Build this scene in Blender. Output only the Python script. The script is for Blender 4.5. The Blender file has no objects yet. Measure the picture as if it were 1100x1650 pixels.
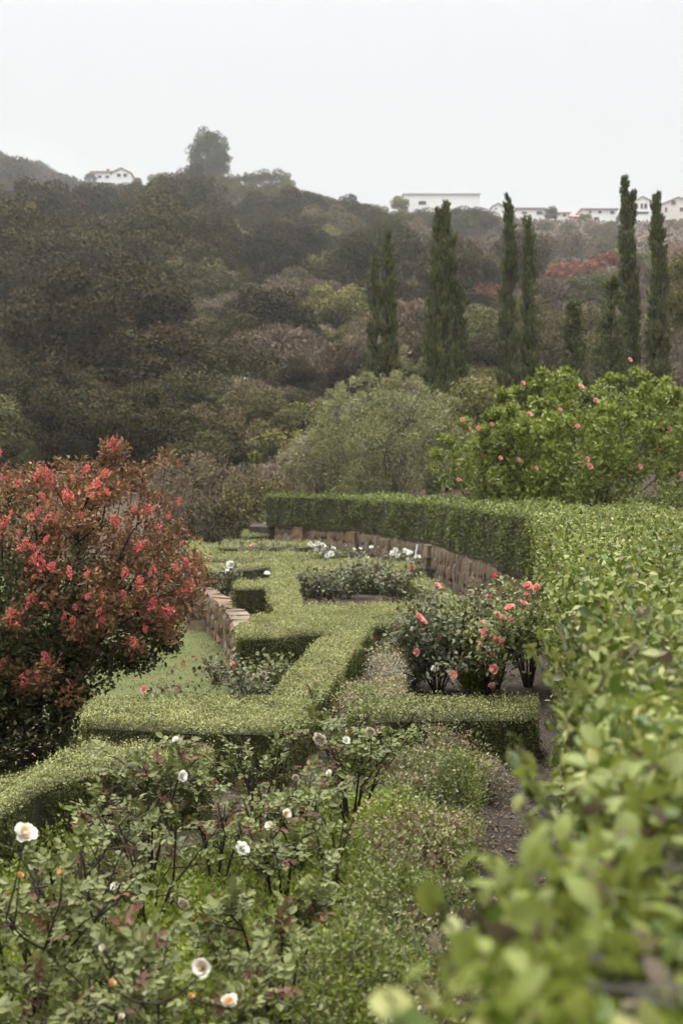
import bpy, bmesh, math, random
import numpy as np
from mathutils import Vector, Matrix

R = math.radians
random.seed(11)
rng = np.random.default_rng(11)
SC = bpy.context.scene
COL = SC.collection

# ------------------------------------------------------------------ camera, sky, sun, exposure
EYE = 2.0
F = 50.0 / 36.0 * 1650.0
HOR = 770.0
cam_d = bpy.data.cameras.new('camera')
cam_d.sensor_fit = 'VERTICAL'
cam_d.sensor_height = 36.0
cam_d.sensor_width = 24.0
cam_d.lens = 50.0
cam_d.shift_y = -(825.0 - HOR) / 1650.0
cam_d.clip_start = 0.05
cam_d.clip_end = 5000.0
cam_d.dof.use_dof = True
cam_d.dof.focus_distance = 9.5
cam_d.dof.aperture_fstop = 3.8
cam = bpy.data.objects.new('camera', cam_d)
COL.objects.link(cam)
cam.location = (0, 0, EYE)
cam.rotation_euler = (R(90), 0, 0)
SC.camera = cam

SUN_EL, SUN_AZ = 58.0, -35.0        # azimuth from +Y towards +X
world = bpy.data.worlds.new('World')
SC.world = world
world.use_nodes = True
wn, wl = world.node_tree.nodes, world.node_tree.links
wn.clear()
w_out = wn.new('ShaderNodeOutputWorld')
w_bg = wn.new('ShaderNodeBackground')
w_sky = wn.new('ShaderNodeTexSky')
w_sky.sky_type = 'NISHITA'
w_sky.sun_disc = False
w_sky.sun_elevation = R(SUN_EL)
w_sky.sun_rotation = R(SUN_AZ)
w_sky.dust_density = 5.0
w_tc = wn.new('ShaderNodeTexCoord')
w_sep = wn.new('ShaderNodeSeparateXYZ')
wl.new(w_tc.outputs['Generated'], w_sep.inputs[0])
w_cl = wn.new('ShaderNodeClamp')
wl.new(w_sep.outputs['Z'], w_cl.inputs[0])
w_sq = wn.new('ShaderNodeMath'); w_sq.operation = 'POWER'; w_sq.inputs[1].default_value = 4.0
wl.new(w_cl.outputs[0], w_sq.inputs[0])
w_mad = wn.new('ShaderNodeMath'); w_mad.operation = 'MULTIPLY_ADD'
w_mad.inputs[1].default_value = 54.0; w_mad.inputs[2].default_value = 4.35   # overcast; zenith out of view boosted to light the garden
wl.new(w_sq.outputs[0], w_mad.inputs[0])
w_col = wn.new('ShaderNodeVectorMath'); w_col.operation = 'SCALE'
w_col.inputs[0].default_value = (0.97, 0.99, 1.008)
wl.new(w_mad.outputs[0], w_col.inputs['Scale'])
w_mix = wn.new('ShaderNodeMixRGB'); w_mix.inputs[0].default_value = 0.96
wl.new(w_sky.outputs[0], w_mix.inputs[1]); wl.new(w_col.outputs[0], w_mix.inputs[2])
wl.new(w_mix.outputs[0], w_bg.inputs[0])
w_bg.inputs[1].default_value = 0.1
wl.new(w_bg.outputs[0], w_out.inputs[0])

sun_d = bpy.data.lights.new('sun', 'SUN')
sun_d.energy = 1.5
sun_d.angle = R(40)
sun_d.color = (1.0, 0.93, 0.80)
sun = bpy.data.objects.new('sun', sun_d)
COL.objects.link(sun)
_az, _el = R(SUN_AZ), R(SUN_EL)
_sd = Vector((math.sin(_az) * math.cos(_el), math.cos(_az) * math.cos(_el), math.sin(_el)))
sun.rotation_euler = _sd.to_track_quat('Z', 'Y').to_euler()

SC.view_settings.view_transform = 'Standard'
SC.view_settings.look = 'None'
SC.view_settings.gamma = 1.0
SC.view_settings.exposure = 0.82
SC.view_settings.use_curve_mapping = False
SC.render.engine = 'CYCLES'
cy = SC.cycles
cy.use_denoising = True
cy.max_bounces = 6
cy.diffuse_bounces = 3
cy.glossy_bounces = 2
cy.transmission_bounces = 3
cy.volume_bounces = 2
cy.transparent_max_bounces = 4
cy.use_adaptive_sampling = True
cy.adaptive_threshold = 0.03
cy.caustics_reflective = False
cy.caustics_refractive = False

# ------------------------------------------------------------------ helpers
def wp(px, py, D):
    """world point seen at photo pixel (px, py) at depth D"""
    return Vector(((px - 550.0) / F * D, D, EYE - (py - HOR) / F * D))

def gp(px, py, z):
    """world xy of photo pixel (px, py) on the level z"""
    D = (EYE - z) * F / (py - HOR)
    return ((px - 550.0) / F * D, D)

def tag(o, label=None, cat=None, group=None, kind=None):
    if label: o['label'] = label
    if cat: o['category'] = cat
    if group: o['group'] = group
    if kind: o['kind'] = kind
    return o

def mesh(name, batches, mats, smooth=False):
    """batches: (verts n3, faces mk, material index or array)"""
    vs, ls, st, tot, mi = [], [], [], [], []
    off = lo = 0
    for v, f, m in batches:
        v = np.asarray(v, np.float32).reshape(-1, 3)
        f = np.asarray(f, np.int32)
        if len(v) == 0 or f.size == 0: continue
        k = f.shape[1]; n = f.shape[0]
        vs.append(v); ls.append((f + off).ravel())
        st.append(lo + np.arange(n, dtype=np.int32) * k)
        tot.append(np.full(n, k, np.int32))
        mi.append(np.broadcast_to(np.asarray(m, np.int32), (n,)))
        off += len(v); lo += n * k
    me = bpy.data.meshes.new(name)
    if vs:
        V = np.concatenate(vs); L = np.concatenate(ls); S = np.concatenate(st); T = np.concatenate(tot); M = np.concatenate(mi)
        me.vertices.add(len(V)); me.vertices.foreach_set('co', V.ravel())
        me.loops.add(len(L)); me.loops.foreach_set('vertex_index', L)
        me.polygons.add(len(S)); me.polygons.foreach_set('loop_start', S); me.polygons.foreach_set('loop_total', T)
        me.polygons.foreach_set('material_index', M)
        me.polygons.foreach_set('use_smooth', np.full(len(S), smooth))
        me.update(calc_edges=True)
    for m in (mats if isinstance(mats, (list, tuple)) else [mats]): me.materials.append(m)
    return me

def ob(name, me, parent=None, loc=None, rot=None, scale=None):
    o = bpy.data.objects.new(name, me)
    COL.objects.link(o)
    if parent is not None: o.parent = parent
    if loc is not None: o.location = loc
    if rot is not None: o.rotation_euler = rot
    if scale is not None: o.scale = scale
    return o

def empty(name, loc, rz=0.0):
    o = bpy.data.objects.new(name, None)
    COL.objects.link(o)
    o.location = loc; o.rotation_euler = (0, 0, rz)
    o.empty_display_size = 0.2
    return o

def nz(v):
    return v / np.maximum(np.linalg.norm(v, axis=-1, keepdims=True), 1e-9)

def rdir(n):
    return nz(rng.normal(size=(n, 3)))

# leaf shapes: along +Y, facing +Z, length 1
T_Q = (np.array([(0, 0, 0), (.27, .45, .09), (0, 1, -.04), (-.27, .45, .09)], float), [(0, 1, 2, 3)])
T_N = (np.array([(0, 0, 0), (.13, .45, .04), (0, 1, 0), (-.13, .45, .04)], float), [(0, 1, 2, 3)])
T_R = (np.array([(0, 0, 0), (.38, .42, .12), (0, 1, -.05), (-.38, .42, .12)], float), [(0, 1, 2, 3)])
T_6 = (np.array([(0, 0, 0), (.22, .25, .07), (.26, .6, .05), (0, 1, -.10), (-.26, .6, .05), (-.22, .25, .07)], float),
       [(0, 1, 2, 3), (0, 3, 4, 5)])
T_B = (np.array([(0, 0, 0), (0, .35, .01), (0, .7, -.03), (0, 1, -.13),
                 (.17, .12, .05), (.29, .42, .08), (.2, .76, .01),
                 (-.17, .12, .05), (-.29, .42, .08), (-.2, .76, .01)], float),
       [(0, 4, 1), (1, 4, 5), (1, 5, 2), (2, 5, 6), (2, 6, 3), (0, 1, 7), (1, 8, 7), (1, 2, 8), (2, 9, 8), (2, 3, 9)])

def scatter(T, pos, axis, nrm, size, wid=1.0):
    tv, tf = T
    pos = np.asarray(pos, float); n = len(pos)
    k = len(tv)
    y = nz(np.asarray(axis, float)); x = np.cross(y, nrm); bad = np.linalg.norm(x, axis=1) < 1e-3
    x[bad] = np.cross(y[bad], np.array([.3, .5, .81])); x = nz(x); z = np.cross(x, y)
    s = np.broadcast_to(np.asarray(size, float), (n,))[:, None, None]
    w = np.broadcast_to(np.asarray(wid, float), (n,))[:, None, None]
    v = pos[:, None, :] + s * (w * tv[None, :, 0:1] * x[:, None, :] + tv[None, :, 1:2] * y[:, None, :] + tv[None, :, 2:3] * z[:, None, :])
    f = (np.asarray(tf)[None] + (np.arange(n) * k)[:, None, None]).reshape(-1, len(tf[0]))
    return v.reshape(-1, 3), f

def tube(pts, rad, sides=5):
    pts = np.asarray(pts, float); n = len(pts)
    rad = np.broadcast_to(np.asarray(rad, float), (n,))
    t = np.gradient(pts, axis=0); t = nz(t)
    ref = np.array([.31, .27, .91]); ref2 = np.array([.9, .3, .1])
    a = np.cross(t, ref); b_ = np.linalg.norm(a, axis=1) < .2; a[b_] = np.cross(t[b_], ref2)
    a = nz(a); b = np.cross(t, a)
    ang = np.arange(sides) * 2 * math.pi / sides
    ring = np.cos(ang)[None, :, None] * a[:, None, :] + np.sin(ang)[None, :, None] * b[:, None, :]
    v = (pts[:, None, :] + ring * rad[:, None, None]).reshape(-1, 3)
    i = np.arange(n - 1)[:, None] * sides; j = np.arange(sides)[None]
    j2 = (j + 1) % sides
    f = np.stack([i + j, i + j2, i + sides + j2, i + sides + j], -1).reshape(-1, 4)
    return v, f

def tubes(lst):
    """join tubes into one (v, f)"""
    vs, fs, o = [], [], 0
    for v, f in lst:
        vs.append(v); fs.append(f + o); o += len(v)
    return (np.concatenate(vs), np.concatenate(fs)) if vs else (np.zeros((0, 3)), np.zeros((0, 4), int))

def box(x0, x1, y0, y1, z0, z1):
    v = np.array([(x, y, z) for z in (z0, z1) for y in (y0, y1) for x in (x0, x1)], float)
    f = np.array([(0, 2, 3, 1), (4, 5, 7, 6), (0, 1, 5, 4), (2, 6, 7, 3), (0, 4, 6, 2), (1, 3, 7, 5)])
    return v, f

def inpoly(p, poly):
    x, y = p[:, 0], p[:, 1]; c = np.zeros(len(p), bool); n = len(poly)
    for i in range(n):
        x0, y0 = poly[i]; x1, y1 = poly[(i + 1) % n]
        hit = ((y0 > y) != (y1 > y)) & (x < (x1 - x0) * (y - y0) / (y1 - y0 + 1e-12) + x0)
        c ^= hit
    return c

def vnoise(p, s, seed=0):
    """cheap smooth value noise on nx2 or nx3 points, about -1..1"""
    r = np.random.default_rng(seed); out = np.zeros(len(p)); a = 1.0
    for o in range(3):
        k = r.normal(size=(5, p.shape[1])) * s * (2 ** o); ph = r.uniform(0, 6.28, 5)
        out += a * np.sin(p @ k.T + ph).sum(1) / 2.2; a *= .55
    return out / 1.6

# ------------------------------------------------------------------ materials
def new_mat(name):
    m = bpy.data.materials.new(name); m.use_nodes = True
    nt = m.node_tree; nt.nodes.clear()
    out = nt.nodes.new('ShaderNodeOutputMaterial')
    return m, nt.nodes, nt.links, out

def ramp_node(N, cols):
    r = N.new('ShaderNodeValToRGB'); e = r.color_ramp.elements
    while len(e) < len(cols): e.new(0.5)
    for i, c in enumerate(cols):
        p, rgb = c if len(c) == 2 else (i / (len(cols) - 1), c)
        e[i].position = p; e[i].color = (*rgb, 1)
    return r

def leaf_mat(name, cols, trans=.25, rough=.5, spec=.3, patch=None, objvar=0.0, vary=0.25, vscale=1.5, objhue=0.0):
    m, N, L, out = new_mat(name)
    geo = N.new('ShaderNodeNewGeometry')
    src = geo.outputs['Random Per Island']
    r = ramp_node(N, cols); L.new(src, r.inputs[0])
    col = r.outputs[0]
    tc = N.new('ShaderNodeTexCoord')
    nse = N.new('ShaderNodeTexNoise'); nse.inputs['Scale'].default_value = vscale; nse.inputs['Detail'].default_value = 3
    L.new(tc.outputs['Object'], nse.inputs['Vector'])
    mr = N.new('ShaderNodeMapRange'); mr.inputs[1].default_value = .3; mr.inputs[2].default_value = .7
    mr.inputs[3].default_value = 1 - vary; mr.inputs[4].default_value = 1 + vary
    L.new(nse.outputs[0], mr.inputs[0])
    val = mr.outputs[0]
    hs = N.new('ShaderNodeHueSaturation')
    if objvar > 0 or objhue > 0:
        oi = N.new('ShaderNodeObjectInfo')
        mo = N.new('ShaderNodeMapRange'); mo.inputs[3].default_value = 1 - objvar; mo.inputs[4].default_value = 1 + objvar
        L.new(oi.outputs['Random'], mo.inputs[0])
        mul = N.new('ShaderNodeMath'); mul.operation = 'MULTIPLY'
        L.new(val, mul.inputs[0]); L.new(mo.outputs[0], mul.inputs[1]); val = mul.outputs[0]
        if objhue > 0:
            wn_ = N.new('ShaderNodeTexWhiteNoise'); wn_.noise_dimensions = '1D'
            L.new(oi.outputs['Random'], wn_.inputs['W'])
            mh = N.new('ShaderNodeMapRange'); mh.inputs[3].default_value = .5 - objhue; mh.inputs[4].default_value = .5 + objhue
            L.new(wn_.outputs[0], mh.inputs[0]); L.new(mh.outputs[0], hs.inputs['Hue'])
    L.new(val, hs.inputs['Value']); L.new(col, hs.inputs['Color']); col = hs.outputs[0]
    if patch:                                     # a second foliage colour in patches: (colours, noise scale, lo, hi)
        r2 = ramp_node(N, patch[0]); L.new(src, r2.inputs[0])
        n2 = N.new('ShaderNodeTexNoise'); n2.inputs['Scale'].default_value = patch[1]; n2.inputs['Detail'].default_value = 4
        L.new(tc.outputs['Object'], n2.inputs['Vector'])
        m2 = N.new('ShaderNodeMapRange'); m2.inputs[1].default_value = patch[2]; m2.inputs[2].default_value = patch[3]
        L.new(n2.outputs[0], m2.inputs[0])
        mx = N.new('ShaderNodeMixRGB'); L.new(m2.outputs[0], mx.inputs[0]); L.new(col, mx.inputs[1]); L.new(r2.outputs[0], mx.inputs[2])
        col = mx.outputs[0]
    p = N.new('ShaderNodeBsdfPrincipled')
    p.inputs['Roughness'].default_value = rough
    p.inputs['Specular IOR Level'].default_value = spec
    L.new(col, p.inputs['Base Color'])
    if trans > 0:
        t = N.new('ShaderNodeBsdfTranslucent'); L.new(col, t.inputs[0])
        mix = N.new('ShaderNodeMixShader'); mix.inputs[0].default_value = trans
        L.new(p.outputs[0], mix.inputs[1]); L.new(t.outputs[0], mix.inputs[2]); L.new(mix.outputs[0], out.inputs[0])
    else:
        L.new(p.outputs[0], out.inputs[0])
    return m

def noise_mat(name, cols, scale=4.0, detail=6, rough=.9, bump=0.0, bscale=20, objvar=0.0, objramp=None, spec=.2, coord='Object', mixobj=.6):
    m, N, L, out = new_mat(name)
    tc = N.new('ShaderNodeTexCoord')
    n1 = N.new('ShaderNodeTexNoise'); n1.inputs['Scale'].default_value = scale; n1.inputs['Detail'].default_value = detail
    n1.inputs['Roughness'].default_value = .65
    L.new(tc.outputs[coord], n1.inputs['Vector'])
    mr = N.new('ShaderNodeMapRange'); mr.inputs[1].default_value = .28; mr.inputs[2].default_value = .72
    L.new(n1.outputs[0], mr.inputs[0])
    r = ramp_node(N, cols); L.new(mr.outputs[0], r.inputs[0]); col = r.outputs[0]
    if objramp:
        oi = N.new('ShaderNodeObjectInfo'); r2 = ramp_node(N, objramp); L.new(oi.outputs['Random'], r2.inputs[0])
        mx = N.new('ShaderNodeMixRGB'); mx.inputs[0].default_value = mixobj
        L.new(col, mx.inputs[1]); L.new(r2.outputs[0], mx.inputs[2]); col = mx.outputs[0]
    p = N.new('ShaderNodeBsdfPrincipled'); p.inputs['Roughness'].default_value = rough; p.inputs['Specular IOR Level'].default_value = spec
    L.new(col, p.inputs['Base Color'])
    if bump > 0:
        nb = N.new('ShaderNodeTexNoise'); nb.inputs['Scale'].default_value = bscale; nb.inputs['Detail'].default_value = 8
        L.new(tc.outputs[coord], nb.inputs['Vector'])
        b = N.new('ShaderNodeBump'); b.inputs['Strength'].default_value = bump; b.inputs['Distance'].default_value = .05
        L.new(nb.outputs[0], b.inputs['Height']); L.new(b.outputs[0], p.inputs['Normal'])
    L.new(p.outputs[0], out.inputs[0])
    return m

M = {}
M['soil'] = noise_mat('soil', [(.015, .011, .008), (.038, .028, .020), (.068, .052, .040)], 3.0, 8, .95, .6, 25)
M['path_soil'] = noise_mat('path_soil', [(.022, .018, .014), (.045, .037, .030), (.075, .063, .05)], 6.0, 8, .95, .8, 30)
M['hill'] = noise_mat('hill_ground', [(.02, .016, .010), (.04, .03, .02), (.07, .04, .026), (.04, .037, .02)], .06, 8, .95, .3, 1.0)
M['lawn'] = noise_mat('lawn_ground', [(.045, .052, .014), (.064, .071, .02), (.085, .084, .031)], 1.2, 6, .95, .2, 40)
M['bark'] = noise_mat('bark', [(.02, .015, .011), (.045, .034, .026), (.08, .064, .05)], 18.0, 5, .9, .4, 60)
M['greybark'] = noise_mat('grey_bark', [(.06, .05, .042), (.11, .095, .08), (.17, .15, .13)], 8.0, 5, .9)
M['twig'] = noise_mat('rose_cane', [(.022, .014, .012), (.04, .026, .02), (.035, .04, .02)], 14.0, 4, .8)
M['core'] = noise_mat('hedge_inside', [(.018, .018, .008), (.032, .028, .014), (.045, .037, .022)], 20.0, 4, .95)
# clipped hedges
M['box_top'] = leaf_mat('box_young_lit_leaves', [(.175, .183, .052), (.22, .226, .074), (.27, .272, .105), (.345, .338, .165)], .25, .6, .2, patch=([(.12, .125, .035), (.17, .15, .07), (.24, .20, .12)], 1.6, .56, .74), vary=.25, vscale=2.0)  # pale new growth, with some of the top light put into the colour
M['box_side'] = leaf_mat('box_old_shaded_leaves', [(.044, .050, .008), (.062, .068, .012), (.082, .087, .018), (.112, .112, .03)], .2, .6, .2, vary=.3, vscale=2.5)  # older leaves, darkened further to carry the shade of the hedge faces
M['box_sick'] = leaf_mat('box_sick_leaves', [(.07, .095, .02), (.115, .14, .035), (.17, .185, .065), (.25, .24, .13)], .2, .55, .25,
                         patch=([(.16, .10, .05), (.26, .17, .09), (.33, .27, .19), (.18, .15, .10)], 2.2, .50, .62), vary=.35)
M['box_pale'] = leaf_mat('box_pale_leaves', [(0.134, 0.130, 0.041), (0.224, 0.200, 0.074), (0.358, 0.300, 0.156), (0.515, 0.430, 0.262)], .2, .5, .3,
                         patch=([(.20, .19, .15), (.30, .28, .22), (.42, .39, .32)], 2.0, .5, .65), vary=.3)
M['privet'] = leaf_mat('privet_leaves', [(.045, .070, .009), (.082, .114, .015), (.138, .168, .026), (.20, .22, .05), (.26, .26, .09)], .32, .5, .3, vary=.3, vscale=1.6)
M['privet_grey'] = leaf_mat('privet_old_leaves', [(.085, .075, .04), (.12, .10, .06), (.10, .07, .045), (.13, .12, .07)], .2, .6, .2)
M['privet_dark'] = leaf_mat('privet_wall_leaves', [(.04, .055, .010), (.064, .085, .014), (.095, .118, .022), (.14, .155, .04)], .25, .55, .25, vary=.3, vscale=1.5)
# roses and other garden plants
M['rose_leaf'] = leaf_mat('rose_leaves', [(.06, .07, .016), (.092, .104, .026), (.135, .145, .042), (.185, .185, .075)], .25, .5, .28, objvar=.3, vary=.2, vscale=6)
M['rose_red'] = leaf_mat('rose_red_leaves', [(.085, .02, .014), (.12, .045, .028), (.11, .07, .036)], .25, .55, .2, objvar=.25)
M['rose_grey'] = leaf_mat('rose_grey_leaves', [(.06, .066, .026), (.10, .108, .045), (.15, .155, .075), (.13, .105, .06)], .2, .5, .3, vary=.3, vscale=3)
M['weed'] = leaf_mat('weed_leaves', [(.085, .115, .010), (.13, .17, .017), (.18, .215, .028), (.23, .235, .055)], .35, .55, .25, vary=.35, vscale=2)
M['grass'] = leaf_mat('grass_blades', [(.062, .070, .016), (.082, .089, .021), (.102, .106, .029), (.125, .12, .04)], .3, .6, .15, vary=.25, vscale=.8)
M['cream'] = leaf_mat('cream_petals', [(.80, .76, .66), (.86, .82, .73)], .3, .5, .2)
M['peach'] = leaf_mat('peach_petals', [(.84, .66, .42), (.86, .74, .56)], .3, .5, .2)
M['apricot'] = leaf_mat('apricot_petals', [(.80, .46, .17), (.85, .60, .32)], .3, .5, .2)
M['pink'] = leaf_mat('salmon_petals', [(.80, .28, .25), (.85, .42, .36), (.87, .53, .46)], .3, .5, .2, objvar=.08)
M['white'] = leaf_mat('white_petals', [(.82, .80, .72), (.86, .85, .8)], .3, .5, .2)
M['red'] = leaf_mat('red_petals', [(.60, .05, .06), (.68, .09, .08)], .3, .5, .2)
M['fade'] = leaf_mat('faded_petals', [(.55, .45, .33), (.65, .58, .46)], .3, .6, .2)
M['coral'] = leaf_mat('crape_petals', [(.50, .085, .085), (.62, .14, .125), (.70, .24, .20)], .3, .6, .15, objvar=.18, objhue=.015)
M['crape_leaf'] = leaf_mat('crape_leaves', [(.035, .045, .014), (.055, .065, .022), (.085, .085, .032), (.10, .075, .035)], .2, .55, .2, vary=.3)
M['crape_bronze'] = leaf_mat('crape_bronze_leaves', [(.13, .068, .03), (.21, .095, .045), (.30, .13, .065), (.15, .10, .04), (.10, .085, .03)], .25, .5, .3, vary=.3)
M['hibiscus'] = leaf_mat('hibiscus_leaves', [(.085, .11, .012), (.14, .18, .022), (.205, .24, .038), (.29, .31, .08)], .3, .5, .3, vary=.3)
M['olive'] = leaf_mat('olive_leaves', [(.11, .115, .036), (.17, .175, .06), (.23, .23, .09), (.31, .30, .14)], .2, .5, .3, vary=.3, vscale=.8)
M['olive_dead'] = leaf_mat('olive_dry_sprays', [(.20, .17, .12), (.26, .23, .16), (.17, .15, .09)], .1, .6, .2)
M['cypress'] = leaf_mat('cypress_leaves', [(.046, .057, .017), (.068, .082, .025), (.098, .112, .036), (.15, .155, .06)], .1, .65, .2, patch=([(.07, .07, .026), (.12, .10, .05), (.15, .12, .065)], .9, .58, .72), vary=.3, vscale=.9, objvar=.1)
# hillside
M['h_oak'] = leaf_mat('oak_leaves', [(.024, .019, .007), (.036, .029, .011), (.050, .041, .016), (.070, .057, .024)], 0, .8, .08, objvar=.45, objhue=.025, vary=.3, vscale=1.5)
M['h_olive'] = leaf_mat('scrub_leaves', [(.058, .052, .019), (.078, .070, .027), (.10, .089, .037), (.13, .115, .054)], 0, .8, .08, objvar=.42, objhue=.03, vary=.3, vscale=1.5)
M['h_brown'] = leaf_mat('brown_scrub_leaves', [(.10, .074, .046), (.135, .10, .066), (.175, .136, .092), (.235, .19, .135)], 0, .8, .08, objvar=.3, objhue=.02, vary=.3, vscale=1.5)
M['h_green'] = leaf_mat('bright_scrub_leaves', [(.07, .07, .014), (.11, .11, .023), (.16, .152, .036), (.205, .19, .06)], 0, .7, .15, objvar=.2, objhue=.02, vary=.25, vscale=1.5)
M['h_red'] = leaf_mat('rust_scrub_leaves', [(.20, .062, .036), (.27, .085, .05), (.21, .10, .06), (.15, .09, .06)], 0, .8, .08, objvar=.2, vary=.3, vscale=1.5)
M['h_pine'] = leaf_mat('pine_needles', [(.026, .032, .012), (.036, .043, .016), (.05, .058, .022)], 0, .7, .15, vary=.3, vscale=1.5)
M['chap'] = leaf_mat('chaparral_leaves', [(.045, .042, .02), (.075, .066, .036), (.10, .085, .055), (.13, .085, .06)], 0, .7, .1,
                     patch=([(.16, .075, .05), (.20, .11, .075), (.12, .09, .06)], .035, .56, .66), vary=.3, vscale=.05)
# masonry, houses
M['stone'] = noise_mat('wall_stone', [(.04, .028, .018), (.125, .088, .058), (.235, .185, .135)], 2.4, 9, .95, 1.0, 6,
                       objramp=[(.15, .088, .048), (.165, .118, .076), (.095, .07, .053), (.23, .14, .068), (.175, .14, .10), (.13, .076, .045), (.235, .19, .14), (.12, .095, .072)], mixobj=.55)
M['mortar'] = noise_mat('mortar', [(.085, .062, .046), (.17, .13, .098)], 14.0, 5, .95, .4, 40)
M['stucco'] = noise_mat('white_stucco', [(.72, .71, .68), (.80, .79, .77)], .8, 4, .8)
M['beige'] = noise_mat('beige_stucco', [(.58, .54, .47), (.66, .62, .55)], .8, 4, .8)
M['tile_red'] = noise_mat('red_roof_tile', [(.30, .10, .06), (.42, .17, .11)], 2.0, 4, .8)
M['roof_grey'] = noise_mat('grey_roof', [(.16, .13, .12), (.24, .20, .18)], 1.5, 4, .85)
M['glass'] = noise_mat('window_glass', [(.03, .035, .04), (.06, .065, .07)], .5, 2, .15, spec=.5)
M['pvc'] = noise_mat('white_pipe', [(.7, .7, .67), (.78, .78, .75)], 3, 2, .5)

# ------------------------------------------------------------------ terrain
PY = np.array([-60, 0, 30, 42, 50, 80, 120, 180, 260, 400, 470, 700, 1200], float)
PZ = np.array([-1.2, -1.2, -1.1, -.6, .1, 4.4, 13, 27, 47, 84, 82, 60, 40], float)
RX = np.array([-900, -200, 0, 60, 100, 240, 320, 480, 560, 650, 800, 1000, 1100, 1400, 2200], float)
RY = np.array([235, 228, 250, 266, 288, 308, 303, 312, 338, 345, 352, 360, 354, 345, 330], float)

def terr(x, y):
    x = np.asarray(x, float); y = np.asarray(y, float)
    z = np.interp(y, PY, PZ)
    px = 550 + F * x / np.maximum(y, 30)
    rz = EYE + (HOR - np.interp(px, RX, RY)) * 400 / F
    t = np.clip((y - 60) / 200, 0, 1)
    z = z * (1 - t + t * rz / 84.0)
    s = np.clip((x + 2) / 9, 0, 1); s = s * s * (3 - 2 * s)
    z = z + 2.3 * s * np.exp(-((y - 60) / 14.0) ** 2)
    p = np.stack([x.ravel(), y.ravel()], 1)
    n = (vnoise(p, .03, 3) * 1.6 + vnoise(p, .12, 4) * .5).reshape(z.shape)
    return z + n * np.clip((y - 50) / 80, 0, 1) * np.clip((395 - y) / 60, .15, 1)

def tz(x, y): return float(terr(np.array([x]), np.array([y]))[0])

uu = np.linspace(-1, 1, 131); gx = 520 * np.sinh(3.6 * uu) / math.sinh(3.6)
gy = np.concatenate([np.linspace(-60, 40, 26)[:-1], 40 + 1100 * (np.linspace(0, 1, 150) ** 2.1)])
GX, GY = np.meshgrid(gx, gy); GZ = terr(GX, GY)
nx_, ny_ = len(gx), len(gy)
I = (np.arange(ny_ - 1)[:, None] * nx_ + np.arange(nx_ - 1)[None]).ravel()
o = ob('hillside', mesh('hillside', [(np.stack([GX, GY, GZ], -1).reshape(-1, 3), np.stack([I, I + 1, I + nx_ + 1, I + nx_], 1), 0)], M['hill'], True))
tag(o, 'brown scrubby hillside rising behind the garden', 'hillside', kind='structure')

def sheet(name, poly, z, mat, label, cat, drop=.55):
    """a level sheet with the given outline and a skirt down its edge"""
    n = len(poly)
    bm = bmesh.new()
    t = [bm.verts.new((x, y, z)) for x, y in poly]; d = [bm.verts.new((x, y, z - drop)) for x, y in poly]
    f = bm.faces.new(t)
    if f.normal.z < 0: f.normal_flip()
    for i in range(n): bm.faces.new((t[i], d[i], d[(i + 1) % n], t[(i + 1) % n]))
    bmesh.ops.triangulate(bm, faces=[f])
    bmesh.ops.recalc_face_normals(bm, faces=bm.faces)
    me = bpy.data.meshes.new(name); bm.to_mesh(me); bm.free(); me.materials.append(mat)
    return tag(ob(name, me), label, cat, kind='structure')

WALL_LOW = [(-1.12, 15.0), (-1.2, 16.5), (-1.41, 18.8), (-1.76, 21.2), (-2.28, 23.6), (-3.3, 28.2), (-4.4, 36.0)]
WALL_UP = [(2.7, 15.5), (2.5, 18.2), (2.12, 22.6), (1.68, 27.6), (.46, 33.6), (-.75, 36.6), (-1.75, 38.4)]
sheet('garden_soil', [(-2.6, 2), (4, 2), (3, 15)] + WALL_UP + [(-5, 42), (-4.5, 36)] + [(x + .12, y) for x, y in WALL_LOW[::-1][1:]] + [(-1.0, 13), (-1.75, 10.6), (-1.85, 9), (-1.95, 7.6), (-2.6, 5.5)], 0.0, M['soil'],
      'dark bare soil of the rose beds', 'soil')
sheet('lawn', [(-14, 4), (-2.3, 4), (-1.7, 8), (-1.5, 10.6), (-.8, 13), (-.8, 15)] + [(x + .3, y) for x, y in WALL_LOW[1:]] + [(-14, 36)], -.5, M['lawn'],
      'short green lawn below the stone wall', 'lawn')
sheet('soil_path', [gp(765, 1215, 0), gp(880, 1215, 0), (1.05, 6.0), (.8, 4.4), (.25, 4.4), gp(735, 1450, 0)], .035, M['path_soil'],
      'bare grey soil path beside the foreground hedge', 'path', .03)
sheet('upper_ground', [(2.8, 14), (14, 6), (22, 60), (-3, 60), (-2.6, 40)] + [(x + .05, y + .15) for x, y in WALL_UP[::-1]], .64, M['soil'],
      'soil of the upper terrace behind the hedge', 'ground')

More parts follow.
